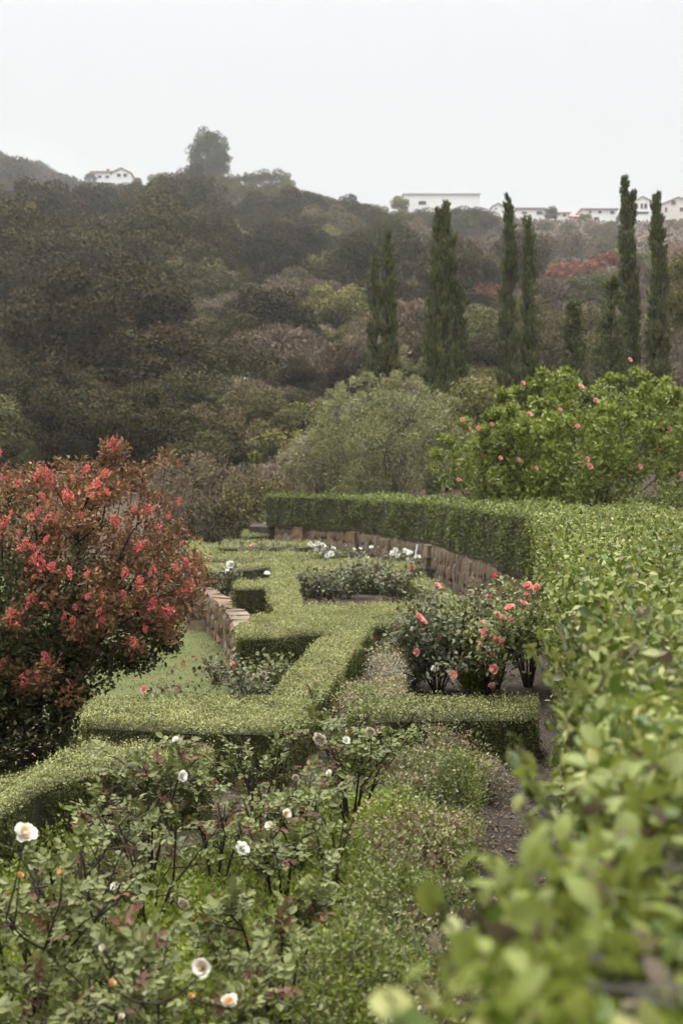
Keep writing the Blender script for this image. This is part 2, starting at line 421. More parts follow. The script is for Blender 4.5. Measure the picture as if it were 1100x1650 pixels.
# ------------------------------------------------------------------ stone walls
def stone_templates(n=12):
    out = []
    for i in range(n):
        k = 7 + i % 3
        a = np.sort(np.arange(k) * 2 * math.pi / k + rng.uniform(-.3, .3, k))
        sq = 1 / np.maximum(np.abs(np.cos(a)), np.abs(np.sin(a)))
        r = .5 * (sq * .6 + .4) * rng.uniform(.74, 1.05, k)
        b = np.stack([np.cos(a) * r, np.zeros(k), np.sin(a) * r], 1)
        m = b * 1.0; m[:, 1] = -.7 + rng.uniform(-.1, .1, k)
        f = b * .72; f[:, 1] = -1.0 + rng.uniform(-.22, .1, k)
        c = np.array([[0, -1.05, 0]])
        v = np.concatenate([b, m, f, c]); j = np.arange(k); j2 = (j + 1) % k
        q = np.concatenate([np.stack([j, j2, k + j2, k + j], 1), np.stack([k + j, k + j2, 2 * k + j2, 2 * k + j], 1)])
        t = np.stack([2 * k + j, 2 * k + j2, np.full(k, 3 * k)], 1)
        me = mesh('stone', [(v, q, 0), (np.zeros((0, 3)), np.zeros((0, 3), int), 0)], M['stone'])
        bpy.data.meshes.remove(me)
        # quads and triangles share vertices: build by from_pydata
        me = bpy.data.meshes.new('stone'); me.from_pydata([tuple(p) for p in v], [], [tuple(x) for x in q] + [tuple(x) for x in t]); me.materials.append(M['stone'])
        out.append(me)
    return out
STONES = stone_templates()

def stone_wall(name, label, path, z0, z1, thick, side, pillars=(), cap=False, colw=(.15, .34)):
    """path runs so that the seen face is on its `side` (+1 = left of travel)"""
    root = empty(name, (*path[len(path) // 2], z0)); tag(root, label, 'stone wall')
    org = Vector(root.location)
    def pl(p): return Vector(p) - org
    core = []
    for a, b in zip(path[:-1], path[1:]):
        a = Vector((*a, 0)); b = Vector((*b, 0)); d = (b - a).normalized(); n = Vector((-d.y, d.x, 0)) * side
        q = [a - d * .02, b + d * .02, b + d * .02 - n * thick, a - d * .02 - n * thick]
        v = [(p.x, p.y, z0 - .15) for p in q] + [(p.x, p.y, z1 - .015) for p in q]
        core.append((np.array(v) - np.array(org), np.array([(0, 1, 2, 3), (4, 5, 6, 7), (0, 1, 5, 4), (1, 2, 6, 5), (2, 3, 7, 6), (3, 0, 4, 7)]), 0))
        L = (b - a).length; u = 0.0; H = z1 - z0
        rz = math.atan2(d.y, d.x) + (math.pi if side > 0 else 0)
        cw = colw; nrow = 3
        for k in range(nrow):
            u = random.uniform(-.1, .05)
            while u < L:
                w = random.uniform(*cw); hgt = H / nrow * random.uniform(1.0, 1.5)
                c = a + d * min(max(u + w / 2, .04), L - .04); c.z = min(z0 + H * (k + .5) / nrow + random.uniform(-.05, .05), z1 - hgt * .42)
                ob('stone', random.choice(STONES), root, pl(c), (0, random.uniform(-.45, .45), rz), (w * 1.18, random.uniform(.018, .055), hgt))
                u += w
    ob('mortar_core', mesh('mortar_core', core, M['mortar']), root)
    for (x, y, w, ang) in pillars:
        for k, (zz, hh) in enumerate([(z0, .26), (z0 + .26, .22), (z0 + .48, z1 - z0 - .46)]):
            if hh <= 0: continue
            v, f = box(-w / 2, w / 2, -.12, .12, 0, hh - .012)
            v = v + rng.normal(size=v.shape) * .012
            s = ob('pillar_stone', mesh('pillar_stone', [(v, f, 0)], M['stone']), root, pl((x, y, zz)), (0, 0, ang))
    if cap:
        for a, b in zip(path[:-1], path[1:]):
            a = Vector((*a, 0)); b = Vector((*b, 0)); d = (b - a).normalized(); n = Vector((-d.y, d.x, 0)) * side; L = (b - a).length; u = 0
            while u < L - .05:
                w = min(random.uniform(.22, .6), L - u)
                v, f = box(-w / 2 + .008, w / 2 - .008, -thick / 2 - .03, thick / 2 + .02, 0, .04)
                v = v + rng.normal(size=v.shape) * .018
                c = a + d * (u + w / 2) - n * thick / 2; c.z = z1 + .012
                ob('coping_stone', mesh('coping_stone', [(v, f, 0)], M['stone']), root, pl(c), (0, 0, math.atan2(d.y, d.x)))
                u += w
    return root

def on_path(path, t):
    i = int(t); a = Vector(path[i]); b = Vector(path[min(i + 1, len(path) - 1)]); p = a.lerp(b, t - i); d = b - a
    return p.x, p.y, math.atan2(d.y, d.x)

def pillar_at(path, px, w, out):
    best = min((abs(550 + F * on_path(path, t)[0] / on_path(path, t)[1] - px), t) for t in np.linspace(0, len(path) - 1.001, 600))[1]
    x, y, a = on_path(path, best)
    nx, ny = -math.sin(a) * out, math.cos(a) * out
    return (x + nx * .0, y + ny * .0, w, a)

stone_wall('curved_stone_wall', 'curved brown fieldstone retaining wall under the tall clipped hedge', WALL_UP, -.02, .70, .35, 1,
           [pillar_at(WALL_UP, 486, .5, 1), pillar_at(WALL_UP, 572, .5, 1), pillar_at(WALL_UP, 694, .5, 1)])
stone_wall('low_stone_wall', 'low fieldstone terrace wall along the lawn with flat coping', WALL_LOW, -.57, .06, .2, 1, [(-2.42, 23.5, .26, 0.05)], cap=True, colw=(.14, .30))
v, f = tube([(0, 0, 0), (.04, -.01, .45), (.085, -.02, .74)], [.02, .02, .02], 7)
x_, y_, a_ = on_path(WALL_UP, 3.25)
o = ob('white_pipe', mesh('white_pipe', [(v, f, 0)], M['pvc'], True), None, (wp(664, 900, 27.2).x, 27.0, .0))
tag(o, 'thin white irrigation pipe leaning on the curved stone wall', 'pipe')

# ------------------------------------------------------------------ clipped hedges
def hedge(name, label, polys, z0, z1, leaf, dtop, dside, mat_top, mat_side, T=T_Q, group=None, rough=.035, depth=.06, young=.93, z_side=None, pz=None, edge_in=.05, tips=.15, sparse=0.0, cat='hedge'):
    """polys: plan outlines in world xy; top at z1"""
    allp = np.concatenate([np.array(p) for p in polys]); c = allp.mean(0)
    root = empty(name, (c[0], c[1], z0)); tag(root, label, cat, group)
    org = np.array([c[0], c[1], z0])
    pos, nrm, mi = [], [], []
    for i, poly in enumerate(polys):
        P = np.array(poly); x0, y0 = P.min(0); x1, y1 = P.max(0)
        n = int(dtop * (x1 - x0) * (y1 - y0)) + 8
        q = rng.uniform((x0, y0), (x1, y1), (n, 2)); q = q[inpoly(q, poly)]
        for j in range(i): q = q[~inpoly(q, polys[j])]
        if sparse > 0: q = q[vnoise(q, 5.0, 21) > sparse * 1.2 - 1.0]
        z = z1 + rough * vnoise(q, 3.5, 5) + rough * .6 * vnoise(q, 11, 6) - np.abs(rng.normal(size=len(q))) * depth * .6
        pos.append(np.column_stack([q, z])); nn = np.tile([0, 0, 1.0], (len(q), 1)); nrm.append(nn)
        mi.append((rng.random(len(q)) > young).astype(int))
        e0 = P; e1 = np.roll(P, -1, 0)
        area2 = np.sum(e0[:, 0] * e1[:, 1] - e1[:, 0] * e0[:, 1]); sg = 1 if area2 > 0 else -1
        for a, b in zip(e0, e1):
            L = np.linalg.norm(b - a); n = int(L * (z1 - z0) * dside)
            if n < 1: continue
            t = rng.random(n); zz = z0 + .02 + (z1 - z0 - .02) * rng.random(n) ** .85
            d = (b - a) / L; nn = np.array([d[1], -d[0]]) * sg
            q = a + (b - a) * t[:, None]
            for j in range(len(polys)):
                if j != i:
                    k = ~inpoly(q + nn * .01, polys[j]); q, zz = q[k], zz[k]
            s3 = np.column_stack([q, zz])
            off = rough * 1.1 * vnoise(s3, 4.0, 8) - np.abs(rng.normal(size=len(q))) * depth * .6
            zr = np.clip((zz - (z1 - edge_in)) / edge_in, 0, 1); off = off - zr ** 2 * edge_in * .7
            q = q + nn * off[:, None]
            pos.append(np.column_stack([q, zz])); nrm.append(np.tile([nn[0], nn[1], .25], (len(q), 1)))
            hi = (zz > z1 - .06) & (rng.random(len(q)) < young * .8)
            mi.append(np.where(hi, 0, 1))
        # inside
        ins = .05 + i * .003
        cc = P.mean(0); Pi = []
        for k in range(len(P)):
            p_, q_, r_ = P[k - 1], P[k], P[(k + 1) % len(P)]
            d1 = nz((q_ - p_)[None])[0]; d2 = nz((r_ - q_)[None])[0]
            n1 = np.array([-d1[1], d1[0]]) * sg; n2 = np.array([-d2[1], d2[0]]) * sg
            m = n1 + n2; m = m / max(np.dot(m, n1), .4)
            Pi.append(q_ + m * ins)
        Pi = np.array(Pi); n = len(Pi)
        vb = np.column_stack([Pi, np.full(n, z0 - .05)]); vt = np.column_stack([Pi, np.full(n, z1 - .075 - i * .004)])
        if sparse <= .6:
            me = bpy.data.meshes.new('inner_branches')
            me.from_pydata([tuple(p) for p in np.concatenate([vb, vt]) - org], [], [tuple(range(n, 2 * n))] + [(k, (k + 1) % n, n + (k + 1) % n, n + k) for k in range(n)])
            me.materials.append(M['core']); ob('inner_branches', me, root)
    pos = np.concatenate(pos); nrm = np.concatenate(nrm); mi = np.concatenate(mi)
    far = np.maximum(pos[:, 1] / 10, 1); kp = rng.random(len(pos)) < far ** -.7          # fewer and larger leaves farther off
    pos, nrm, mi, far = pos[kp], nrm[kp], mi[kp], far[kp]; n = len(pos)
    nr = nz(nrm + rng.normal(size=(n, 3)) * .30); ax = nz(rng.normal(size=(n, 3)) + nrm * .4 + np.array([0, 0, .15]))
    size = leaf * rng.uniform(.65, 1.25, n) * far ** .33
    tp = rng.random(n) < tips
    pos = pos + nrm * (tp * rng.uniform(0, .045, n) * (leaf / .018) ** .4)[:, None]
    v, f = scatter(T, pos - ax * size[:, None] * .4 - org, ax, nr, size)
    k = len(T[1])
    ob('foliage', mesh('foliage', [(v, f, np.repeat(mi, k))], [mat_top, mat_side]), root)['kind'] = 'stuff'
    return root

HZ = .42
def hp(*pts): return [gp(px, py, HZ) for px, py in pts]
BOXG = 'clipped box hedges of the lower terrace'
# zigzag hedge nearest the rose beds
hedge('box_hedge', 'pale topped zigzag box hedge crossing the middle of the terrace', [
    hp((128, 1157), (300, 1166), (462, 1168), (468, 1118), (300, 1117), (146, 1124)),
    hp((462, 1169), (470, 1162), (530, 1105), (600, 1004), (606, 986), (500, 990), (530, 1012), (470, 1075), (430, 1121)),
    hp((378, 1021), (528, 1012), (560, 984), (440, 984), (384, 1003)),
    hp((596, 1004), (672, 990), (742, 988), (735, 970), (560, 975), (560, 986))],
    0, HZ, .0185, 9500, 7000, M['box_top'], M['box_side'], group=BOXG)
hedge('box_hedge', 'pale box hedge running round the far rose bed as a ring', [
    hp((426, 944), (446, 986), (490, 984), (478, 925), (440, 918)),
    hp((478, 926), (560, 918), (652, 920), (668, 906), (600, 900), (500, 900), (430, 908), (440, 919)),
    hp((640, 921), (700, 962), (735, 986), (800, 984), (770, 970), (740, 959), (704, 936), (684, 928), (668, 908)),
    hp((446, 987), (742, 986), (742, 971), (480, 973))],
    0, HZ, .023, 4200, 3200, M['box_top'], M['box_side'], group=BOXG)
hedge('box_hedge', 'small cube of box hedge beside the coping of the low wall', [hp((374, 944), (424, 943), (440, 931), (384, 932))],
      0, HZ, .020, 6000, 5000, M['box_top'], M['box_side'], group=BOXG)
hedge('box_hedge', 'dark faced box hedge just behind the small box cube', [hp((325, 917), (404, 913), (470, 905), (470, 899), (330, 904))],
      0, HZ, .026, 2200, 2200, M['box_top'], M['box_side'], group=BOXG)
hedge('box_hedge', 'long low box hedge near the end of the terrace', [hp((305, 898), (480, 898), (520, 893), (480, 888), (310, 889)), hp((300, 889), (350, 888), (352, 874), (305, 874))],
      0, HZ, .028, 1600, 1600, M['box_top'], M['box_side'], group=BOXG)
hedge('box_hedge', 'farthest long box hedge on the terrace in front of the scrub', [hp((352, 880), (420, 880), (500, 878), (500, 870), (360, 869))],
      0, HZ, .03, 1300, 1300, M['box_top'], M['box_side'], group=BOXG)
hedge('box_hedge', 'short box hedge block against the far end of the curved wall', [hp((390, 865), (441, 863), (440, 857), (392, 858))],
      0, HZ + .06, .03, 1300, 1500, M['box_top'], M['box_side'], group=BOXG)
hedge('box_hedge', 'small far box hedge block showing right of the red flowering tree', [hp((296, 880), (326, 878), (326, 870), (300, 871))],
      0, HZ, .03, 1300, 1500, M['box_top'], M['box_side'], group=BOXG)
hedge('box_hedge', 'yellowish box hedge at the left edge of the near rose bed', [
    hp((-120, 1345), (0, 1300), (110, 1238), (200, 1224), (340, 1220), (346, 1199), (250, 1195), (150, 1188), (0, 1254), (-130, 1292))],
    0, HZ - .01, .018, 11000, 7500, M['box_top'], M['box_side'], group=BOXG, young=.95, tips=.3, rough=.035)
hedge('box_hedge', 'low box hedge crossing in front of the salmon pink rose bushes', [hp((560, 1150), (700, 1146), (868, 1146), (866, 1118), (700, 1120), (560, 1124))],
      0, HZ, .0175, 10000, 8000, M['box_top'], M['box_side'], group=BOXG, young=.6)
# tall privet hedge along the wall
hedge('tall_hedge', 'tall dark green clipped hedge along the top of the curved stone wall', [
    [(2.36, 18.0), (2.12, 22.0), (1.72, 27.2), (.48, 33.4), (-.78, 36.4), (-2.1, 38.8), (-2.0, 40.0), (-.3, 38.2), (1.4, 34.8), (2.9, 29.0), (3.5, 24.5), (4.3, 20.5), (3.6, 18.0)]],
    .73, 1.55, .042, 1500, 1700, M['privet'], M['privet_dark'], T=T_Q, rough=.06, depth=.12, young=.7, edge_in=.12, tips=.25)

# near hedge: big leaves, the largest 300 are single leaf objects
def near_hedge():
    poly = [(.0, .75), (.05, 1.2), (.14, 1.5), (.27, 1.77), (.43, 2.4), (.63, 3.6), (.92, 5.7), (1.36, 9), (1.90, 12.9), (2.30, 17.0), (2.40, 18.4), (3.2, 20.2), (4.35, 21.2), (4.6, 24.2), (5.0, 24), (4.5, 17.4), (4.1, 10), (3.6, 5), (2.4, 1.2), (1.6, .75)]
    z0, z1 = .62, 1.555
    root = empty('broad_hedge', (1.8, 8, z0)); tag(root, 'broad light green leafy hedge filling the right foreground', 'hedge')
    org = np.array(root.location)
    P = np.array(poly)
    pos, nrm, siz = [], [], []
    def add(q, z, n, s): pos.append(np.column_stack([q, z])); nrm.append(n); siz.append(s)
    for (ya, yb, dens, lf, rgh) in [(.75, 2.6, 2700, .050, .05), (2.6, 6, 2600, .046, .05), (6, 12, 2100, .045, .05), (12, 24.5, 1350, .052, .05)]:
        for (xf, dn) in ((1, dens), (0, dens * .18)):
            n = int(dn * (yb - ya) * 5.2); q = np.column_stack([rng.uniform(-.1, 5.1, n), rng.uniform(ya, yb, n)])
            vis = q[:, 0] < q[:, 1] * .275 + .12
            q = q[inpoly(q, poly) & (vis if xf else ~vis)]
            z = z1 + rgh * vnoise(q, 2.6, 31) * .7 + .03 * vnoise(q, 9, 32) - np.abs(rng.normal(size=len(q))) * .085
            up = rng.random(len(q)) < .10; z = z + up * rng.uniform(.0, .06, len(q))
            add(q, z, np.tile([0, 0, 1.0], (len(q), 1)), np.full(len(q), lf))
    e0 = P; e1 = np.roll(P, -1, 0)
    for i, (a, b) in enumerate(zip(e0, e1)):
        L = np.linalg.norm(b - a); mid = (a + b) / 2
        lf = .042 if mid[1] < 9 else .05
        n = int(L * .95 * (2600 if mid[1] < 7 else 1500)) if i < 12 else int(L * 200)
        t = rng.random(n); d = (b - a) / L; nn = np.array([-d[1], d[0]])   # outline runs clockwise seen from above on its left edge
        q = a + (b - a) * t[:, None]; z = z0 + (z1 - z0) * rng.random(n) ** .8
        off = .06 * vnoise(np.column_stack([q, z]), 3, 33) - np.abs(rng.normal(size=n)) * .05 + (rng.random(n) < .12) * rng.uniform(0, .07, n)
        off -= np.clip((z - z1 + .1) / .1, 0, 1) ** 2 * .07
        q = q + nn * off[:, None]
        add(q, z, np.tile([nn[0], nn[1], .3], (n, 1)), np.full(n, lf))
    # shoots that stick out over the path side
    sh = []
    for (px, py, D) in [(700, 1520, 1.55), (665, 1570, 1.4), (690, 1440, 1.7), (745, 1395, 1.75), (620, 1600, 1.3), (640, 1640, 1.2), (760, 1470, 1.6), (830, 1190, 2.45), (845, 1240, 2.3), (820, 1215, 2.35), (835, 1290, 2.2),
                        (850, 1040, 3.6), (870, 1020, 3.8), (880, 950, 5.2), (880, 1090, 3.1), (900, 1150, 2.7), (900, 990, 4.2), (860, 1330, 2.0), (790, 1380, 1.8)]:
        tip = np.array(wp(px, py, D)); base = tip + np.array([.10, .08, -.16]) * random.uniform(.7, 1.1)
        sh.append(tube([base, (base + tip) / 2 + rng.normal(size=3) * .008, tip], [.0042, .0032, .002], 4))
        m = 9; t = np.linspace(.25, 1, m); p_ = base + (tip - base) * t[:, None]
        side = rng.normal(size=(m, 3)) + np.array([-.3, -.2, .5])
        pos.append(p_); nrm.append(nz(side)); siz.append(np.full(m, .045))
    pos = np.concatenate(pos); nrm = np.concatenate(nrm); siz = np.concatenate(siz); n = len(pos)
    nr = nz(nrm * 1.0 + rng.normal(size=(n, 3)) * .5 + np.array([0, 0, .2])); ax = nz(rng.normal(size=(n, 3)) + nrm * .6 + np.array([0, 0, .3]))
    siz = siz * rng.uniform(.4, 1.2, n); wid = rng.uniform(.75, 1.3, n)
    pos = pos - ax * siz[:, None] * .4
    px = 550 + F * pos[:, 0] / pos[:, 1]; py = HOR + F * (EYE - pos[:, 2]) / pos[:, 1]
    inside = (px > 20) & (px < 1080) & (py > 750) & (py < 1630) & (pos[:, 2] > z1 - .07)
    score = np.where(inside, siz / pos[:, 1], 0)
    top = np.argsort(-score)[:300]; rest = np.ones(n, bool); rest[top] = False
    grey = rng.random(n) < .07
    near = rest & (pos[:, 1] < 3.6); far = rest & ~near & (pos[:, 1] < 9); vfar = rest & (pos[:, 1] >= 9)
    v1, f1 = scatter(T_B, pos[near] - org, ax[near], nr[near], siz[near], wid[near])
    v2, f2 = scatter(T_6, pos[far] - org, ax[far], nr[far], siz[far], wid[far])
    v3, f3 = scatter(T_Q, pos[vfar] - org, ax[vfar], nr[vfar], siz[vfar], wid[vfar])
    fo = ob('foliage', mesh('foliage', [(v1, f1, np.repeat(grey[near].astype(int), 10)), (v2, f2, np.repeat(grey[far].astype(int), 2)), (v3, f3, grey[vfar].astype(int))], [M['privet'], M['privet_grey']], True), root); fo['kind'] = 'stuff'
    lm = [mesh('leaf', [(T_B[0], T_B[1], 0)], m_, True) for m_ in (M['privet'], M['privet_grey'])]
    for i in top:
        y = Vector(ax[i]).normalized(); x = y.cross(Vector(nr[i])).normalized(); z = x.cross(y)
        mt = Matrix((x * wid[i], y, z)).transposed().to_4x4()
        o = ob('leaf', lm[1 if grey[i] else 0], root)
        o.matrix_local = Matrix.Translation(Vector(pos[i] - org)) @ mt @ Matrix.Scale(float(siz[i]), 4)
    # twigs
    k = rng.choice(np.where(pos[:, 1] < 8)[0], 1400, replace=False); tw = list(sh)
    for i in k:
        b = pos[i] - nrm[i] * rng.uniform(.06, .16) + rng.normal(size=3) * .03; tw.append(tube([b, pos[i]], [.004, .002], 3))
    v, f = tubes(tw)
    ob('twigs', mesh('twigs', [(v - org, f, 0)], M['greybark']), root)['kind'] = 'stuff'
    c = P.mean(0); Pi = []
    sg = 1 if np.sum(e0[:, 0] * e1[:, 1] - e1[:, 0] * e0[:, 1]) > 0 else -1
    for k in range(len(P)):
        d1 = nz((P[k] - P[k - 1])[None])[0]; d2 = nz((P[(k + 1) % len(P)] - P[k])[None])[0]
        n1 = np.array([-d1[1], d1[0]]) * sg; n2 = np.array([-d2[1], d2[0]]) * sg; m = n1 + n2; m /= max(np.dot(m, n1), .5)
        Pi.append(P[k] + m * .11)
    Pi = np.array(Pi); m = len(Pi)
    me = bpy.data.meshes.new('inner_branches')
    vv = np.concatenate([np.column_stack([Pi, np.full(m, z0 - .1)]), np.column_stack([Pi, np.full(m, z1 - .16)])]) - org
    me.from_pydata([tuple(p) for p in vv], [], [tuple(range(m, 2 * m))] + [(k, (k + 1) % m, m + (k + 1) % m, m + k) for k in range(m)])
    me.materials.append(M['core']); ob('inner_branches', me, root)
near_hedge()

# ------------------------------------------------------------------ roses
T_P = (np.array([(0, 0, 0), (.34, .3, .16), (.42, .68, .2), (.2, .98, .06), (-.2, .98, .06), (-.42, .68, .2), (-.34, .3, .16), (0, .55, 0)], float),
       [(0, 1, 7), (1, 2, 7), (2, 3, 7), (3, 4, 7), (4, 5, 7), (5, 6, 7), (6, 0, 7)])

def bloom_mesh(outer, inner, opened=1.0, seed=0):
    """rose flower of unit width, facing +Z"""
    r = np.random.default_rng(seed); pos, ax, nr, sz, mi = [], [], [], [], []
    for (n, tilt, s, m) in [(3, 8, .40, 1), (5, 20, .46, 1), (6, 38 * opened, .52, 0), (7, 62 * opened, .56, 0)]:
        for k in range(n):
            a = 2 * math.pi * (k + r.uniform(-.2, .2)) / n + tilt; t = R(tilt + r.uniform(-8, 8))
            d = np.array([math.cos(a) * math.sin(t), math.sin(a) * math.sin(t), math.cos(t)])
            u = np.array([-math.cos(a) * math.cos(t), -math.sin(a) * math.cos(t), math.sin(t)])
            pos.append(np.array([math.cos(a), math.sin(a), 0]) * .03 + np.array([0, 0, -.12])); ax.append(d); nr.append(u); sz.append(s * r.uniform(.9, 1.1)); mi.append(m)
    v, f = scatter(T_P, np.array(pos), np.array(ax), np.array(nr), np.array(sz))
    sv, sf = scatter(T_N, np.zeros((5, 3)) + np.array([0, 0, -.16]), np.array([(math.cos(k * 1.257), math.sin(k * 1.257), -.25) for k in range(5)]), np.tile([0, 0, 1.], (5, 1)), .34)
    tv, tf = tube([(0, 0, -.1), (0, 0, -.2), (0, 0, -.28)], [.03, .08, .04], 5)
    return mesh('flower', [(v, f, np.repeat(mi, 7)), (sv, sf, 2), (tv, tf, 2)], [outer, inner, M['rose_leaf']], True)

BL = {'cream': [bloom_mesh(M['cream'], M['peach'] if k else M['apricot'], (.8, 1.0, .65)[k], k) for k in range(3)],
      'bud': [bloom_mesh(M['cream'], M['apricot'], .45, 5), bloom_mesh(M['apricot'], M['apricot'], .4, 6)],
      'white': [bloom_mesh(M['white'], M['cream'], 1.0, 7), bloom_mesh(M['white'], M['white'], 1.1, 8)],
      'pink': [bloom_mesh(M['pink'], M['pink'], 1.0, 9), bloom_mesh(M['pink'], M['pink'], .75, 10)],
      'red': [bloom_mesh(M['red'], M['red'], .7, 11)],
      'fade': [bloom_mesh(M['fade'], M['fade'], 1.15, 12)]}

def compound_leaf(mat, seed):
    r = np.random.default_rng(seed)
    L = .085
    pts = np.array([(0, 0, 0), (0, .45 * L, .006), (0, .95 * L, 0)])
    tv, tf = tube(pts, [.0012, .0009, .0006], 3)
    pos, ax, nr, sz = [], [], [], []
    for (t, s, l) in [(.4, 1, .036), (.4, -1, .036), (.75, 1, .044), (.75, -1, .044), (1.0, 0, .052)]:
        pos.append((0, t * L, .005)); ax.append((s * .9 + r.normal() * .1, .55 if s else 1, -.15 + r.normal() * .2)); nr.append((r.normal() * .25, r.normal() * .25, 1)); sz.append(l * r.uniform(.85, 1.15))
    v, f = scatter(T_6, np.array(pos), np.array(ax), np.array(nr), np.array(sz), 1.25)
    return mesh('leaf', [(tv, tf, 0), (v, f, 0)], mat)
CL = [compound_leaf(M['rose_leaf'], k) for k in range(5)]
CLR = [compound_leaf(M['rose_red'], k + 9) for k in range(2)]

def bush_canes(h, w, n, seed, sub=3):
    """canes from the base: list of (pts, radii), twig tips with directions"""
    r = np.random.default_rng(seed); tb, spots = [], []
    for k in range(n):
        a = 2 * math.pi * (k + r.uniform(-.3, .3)) / n; out = w * .5 * r.uniform(.35, .95); H = h * r.uniform(.65, .95)
        b = np.array([math.cos(a), math.sin(a), 0]) * .03
        m = np.array([math.cos(a) * out * .4, math.sin(a) * out * .4, H * .5]) + r.normal(size=3) * .03
        e = np.array([math.cos(a) * out, math.sin(a) * out, H])
        tb.append(([b, m, e], [.009 * h + .003, .006 * h + .002, .003]))
        spots += [(m + (e - m) * t, e - m) for t in np.linspace(.3, 1, 5)]
        for j in range(sub):
            t = r.uniform(.35, .95); s = m + (e - m) * max(0, (t - .5) * 2) if t > .5 else b + (m - b) * t * 2
            dr = nz((np.array([math.cos(a), math.sin(a), 0]) * .6 + r.normal(size=3) * .7 + np.array([0, 0, .75]))[None])[0]
            L = r.uniform(.12, .32) * h
            e2 = s + dr * L; mm = (s + e2) / 2 + r.normal(size=3) * .02
            tb.append(([s, mm, e2], [.005, .004, .002]))
            spots += [(s + (e2 - s) * u, dr) for u in np.linspace(.3, 1, 4)]
            for i2 in range(2):
                u = r.uniform(.3, .9); s3 = s + (e2 - s) * u; d3 = nz((dr + r.normal(size=3) * .7)[None])[0]; e3 = s3 + d3 * L * r.uniform(.3, .6)
                tb.append(([s3, e3], [.003, .0012])); spots += [(s3 + (e3 - s3) * q, d3) for q in (.6, 1)]
    return tb, spots

def rose_bush(label, px, D, h, w, leaves, flowers, seed, canes=6, red=.06, near=True, sub=3, group=None, z0=0.0, leaf=.04, mat='rose_leaf', cane_mat='twig', low=.35):
    """flowers: (px, py, kind, size m)"""
    x = (px - 550) / F * D
    root = empty('rose_bush', (x, D, z0)); tag(root, label, 'rose bush', group)
    org = Vector((x, D, z0)); r = random.Random(seed)
    h = h * (1.0 if near else .9)
    tb, spots = bush_canes(h, w, canes, seed, sub)
    for (fx, fy, kind, s) in flowers:
        dd = D - r.uniform(.5, .68) * w
        p = wp(fx, fy, dd) - org
        near_s = min(spots, key=lambda q: (Vector(q[0]) - p + Vector((0, 0, .12))).length)
        a = Vector(near_s[0]); tb.append(([a, (a + p) / 2 + Vector((0, 0, -.02)), p - Vector((0, 0, s * .2))], [.004, .003, .002]))
        for t in (.45, .7): spots.append((np.array(a.lerp(p, t)), np.array(p - a) + rng.normal(size=3) * .05))
        s *= 1.05
        d = Vector((r.uniform(-.7, .7), -.6, r.uniform(.2, 1.1))).normalized()
        if kind == 'fade': d = Vector((r.uniform(-.4, .4), -.6, -.3)).normalized()
        ob('flower', r.choice(BL[kind]), root, p, d.to_track_quat('Z', 'Y').to_euler(), (s, s, s))
    v, f = tubes([tube(p, q, 5 if near else 4) for p, q in tb])
    ob('canes', mesh('canes', [(v, f, 0)], M[cane_mat], True), root)
    sp = [s for s in spots if s[0][2] > h * low] or spots
    if near:
        for k in range(int(leaves * 1.25)):
            b, d = r.choice(sp)
            dd = (Vector(d).normalized() * .4 + Vector((r.gauss(0, .6), r.gauss(0, .6), r.uniform(-.25, .6)))).normalized()
            up = Vector((r.gauss(0, .35), r.gauss(0, .35) - .2, 1))
            xx = dd.cross(up).normalized(); zz = xx.cross(dd); s = r.uniform(.48, .9) * leaf / .04
            o = ob('leaf', r.choice(CLR if r.random() < red else CL), root)
            o.matrix_local = Matrix.Translation(Vector(b)) @ Matrix((xx, dd, zz)).transposed().to_4x4() @ Matrix.Scale(s, 4)
    else:
        idx = rng.integers(0, len(sp), leaves); B = np.array([sp[i][0] for i in idx]); Dv = np.array([sp[i][1] for i in idx])
        ax = nz(nz(Dv) * .4 + rng.normal(size=(leaves, 3)) * .7 + np.array([0, 0, .15])); B = B + rng.normal(size=(leaves, 3)) * .075
        nr = nz(rng.normal(size=(leaves, 3)) * .4 + np.array([0, -.2, 1])); sz = leaf * rng.uniform(.7, 1.3, leaves)
        v, f = scatter(T_6, B, ax, nr, sz, 1.2)
        mi = np.repeat((rng.random(leaves) < red).astype(int), 2)
        ob('foliage', mesh('foliage', [(v, f, mi)], [M[mat], M['rose_red']]), root)['kind'] = 'stuff'
    return root

G1 = 'rose bushes of the near bed'
rose_bush('rose bush with a big cream and apricot bloom at the left edge', 48, 5.0, .74, .62, 120, [(40, 1345, 'cream', .075), (32, 1412, 'bud', .035), (100, 1405, 'bud', .03)], 1, 6, group=G1)
rose_bush('leafy rose bush with red young leaves beside the yellowish hedge', 235, 6.9, .72, .95, 300, [(293, 1250, 'white', .05), (283, 1192, 'white', .03)], 2, 6, .09, group=G1)
rose_bush('rose bush with dark upright bare stems and sparse reddish leaves', 422, 7.7, .66, .5, 80, [(476, 1252, 'fade', .035)], 3, 7, .14, group=G1)
rose_bush('largest leafy rose bush of the near bed with dark canes', 566, 8.0, .72, .95, 280, [(516, 1190, 'fade', .07), (558, 1193, 'white', .04), (597, 1178, 'fade', .05), (507, 1258, 'fade', .04), (530, 1246, 'white', .035)], 4, 9, .06, group=G1)
rose_bush('small rose bush with crooked black stem in the near bed', 350, 7.0, .5, .5, 80, [], 5, 5, .12, group=G1)
rose_bush('rose bush with white drooping bloom in the middle of the near bed', 448, 6.5, .55, .6, 140, [(390, 1368, 'white', .062), (436, 1333, 'cream', .055), (460, 1313, 'cream', .05)], 6, 6, .08, group=G1)
rose_bush('twiggy rose bush with an apricot bud and two faded blooms', 240, 6.2, .58, .75, 100, [(189, 1433, 'bud', .066), (221, 1457, 'fade', .045), (297, 1455, 'fade', .05)], 7, 7, .1, group=G1)
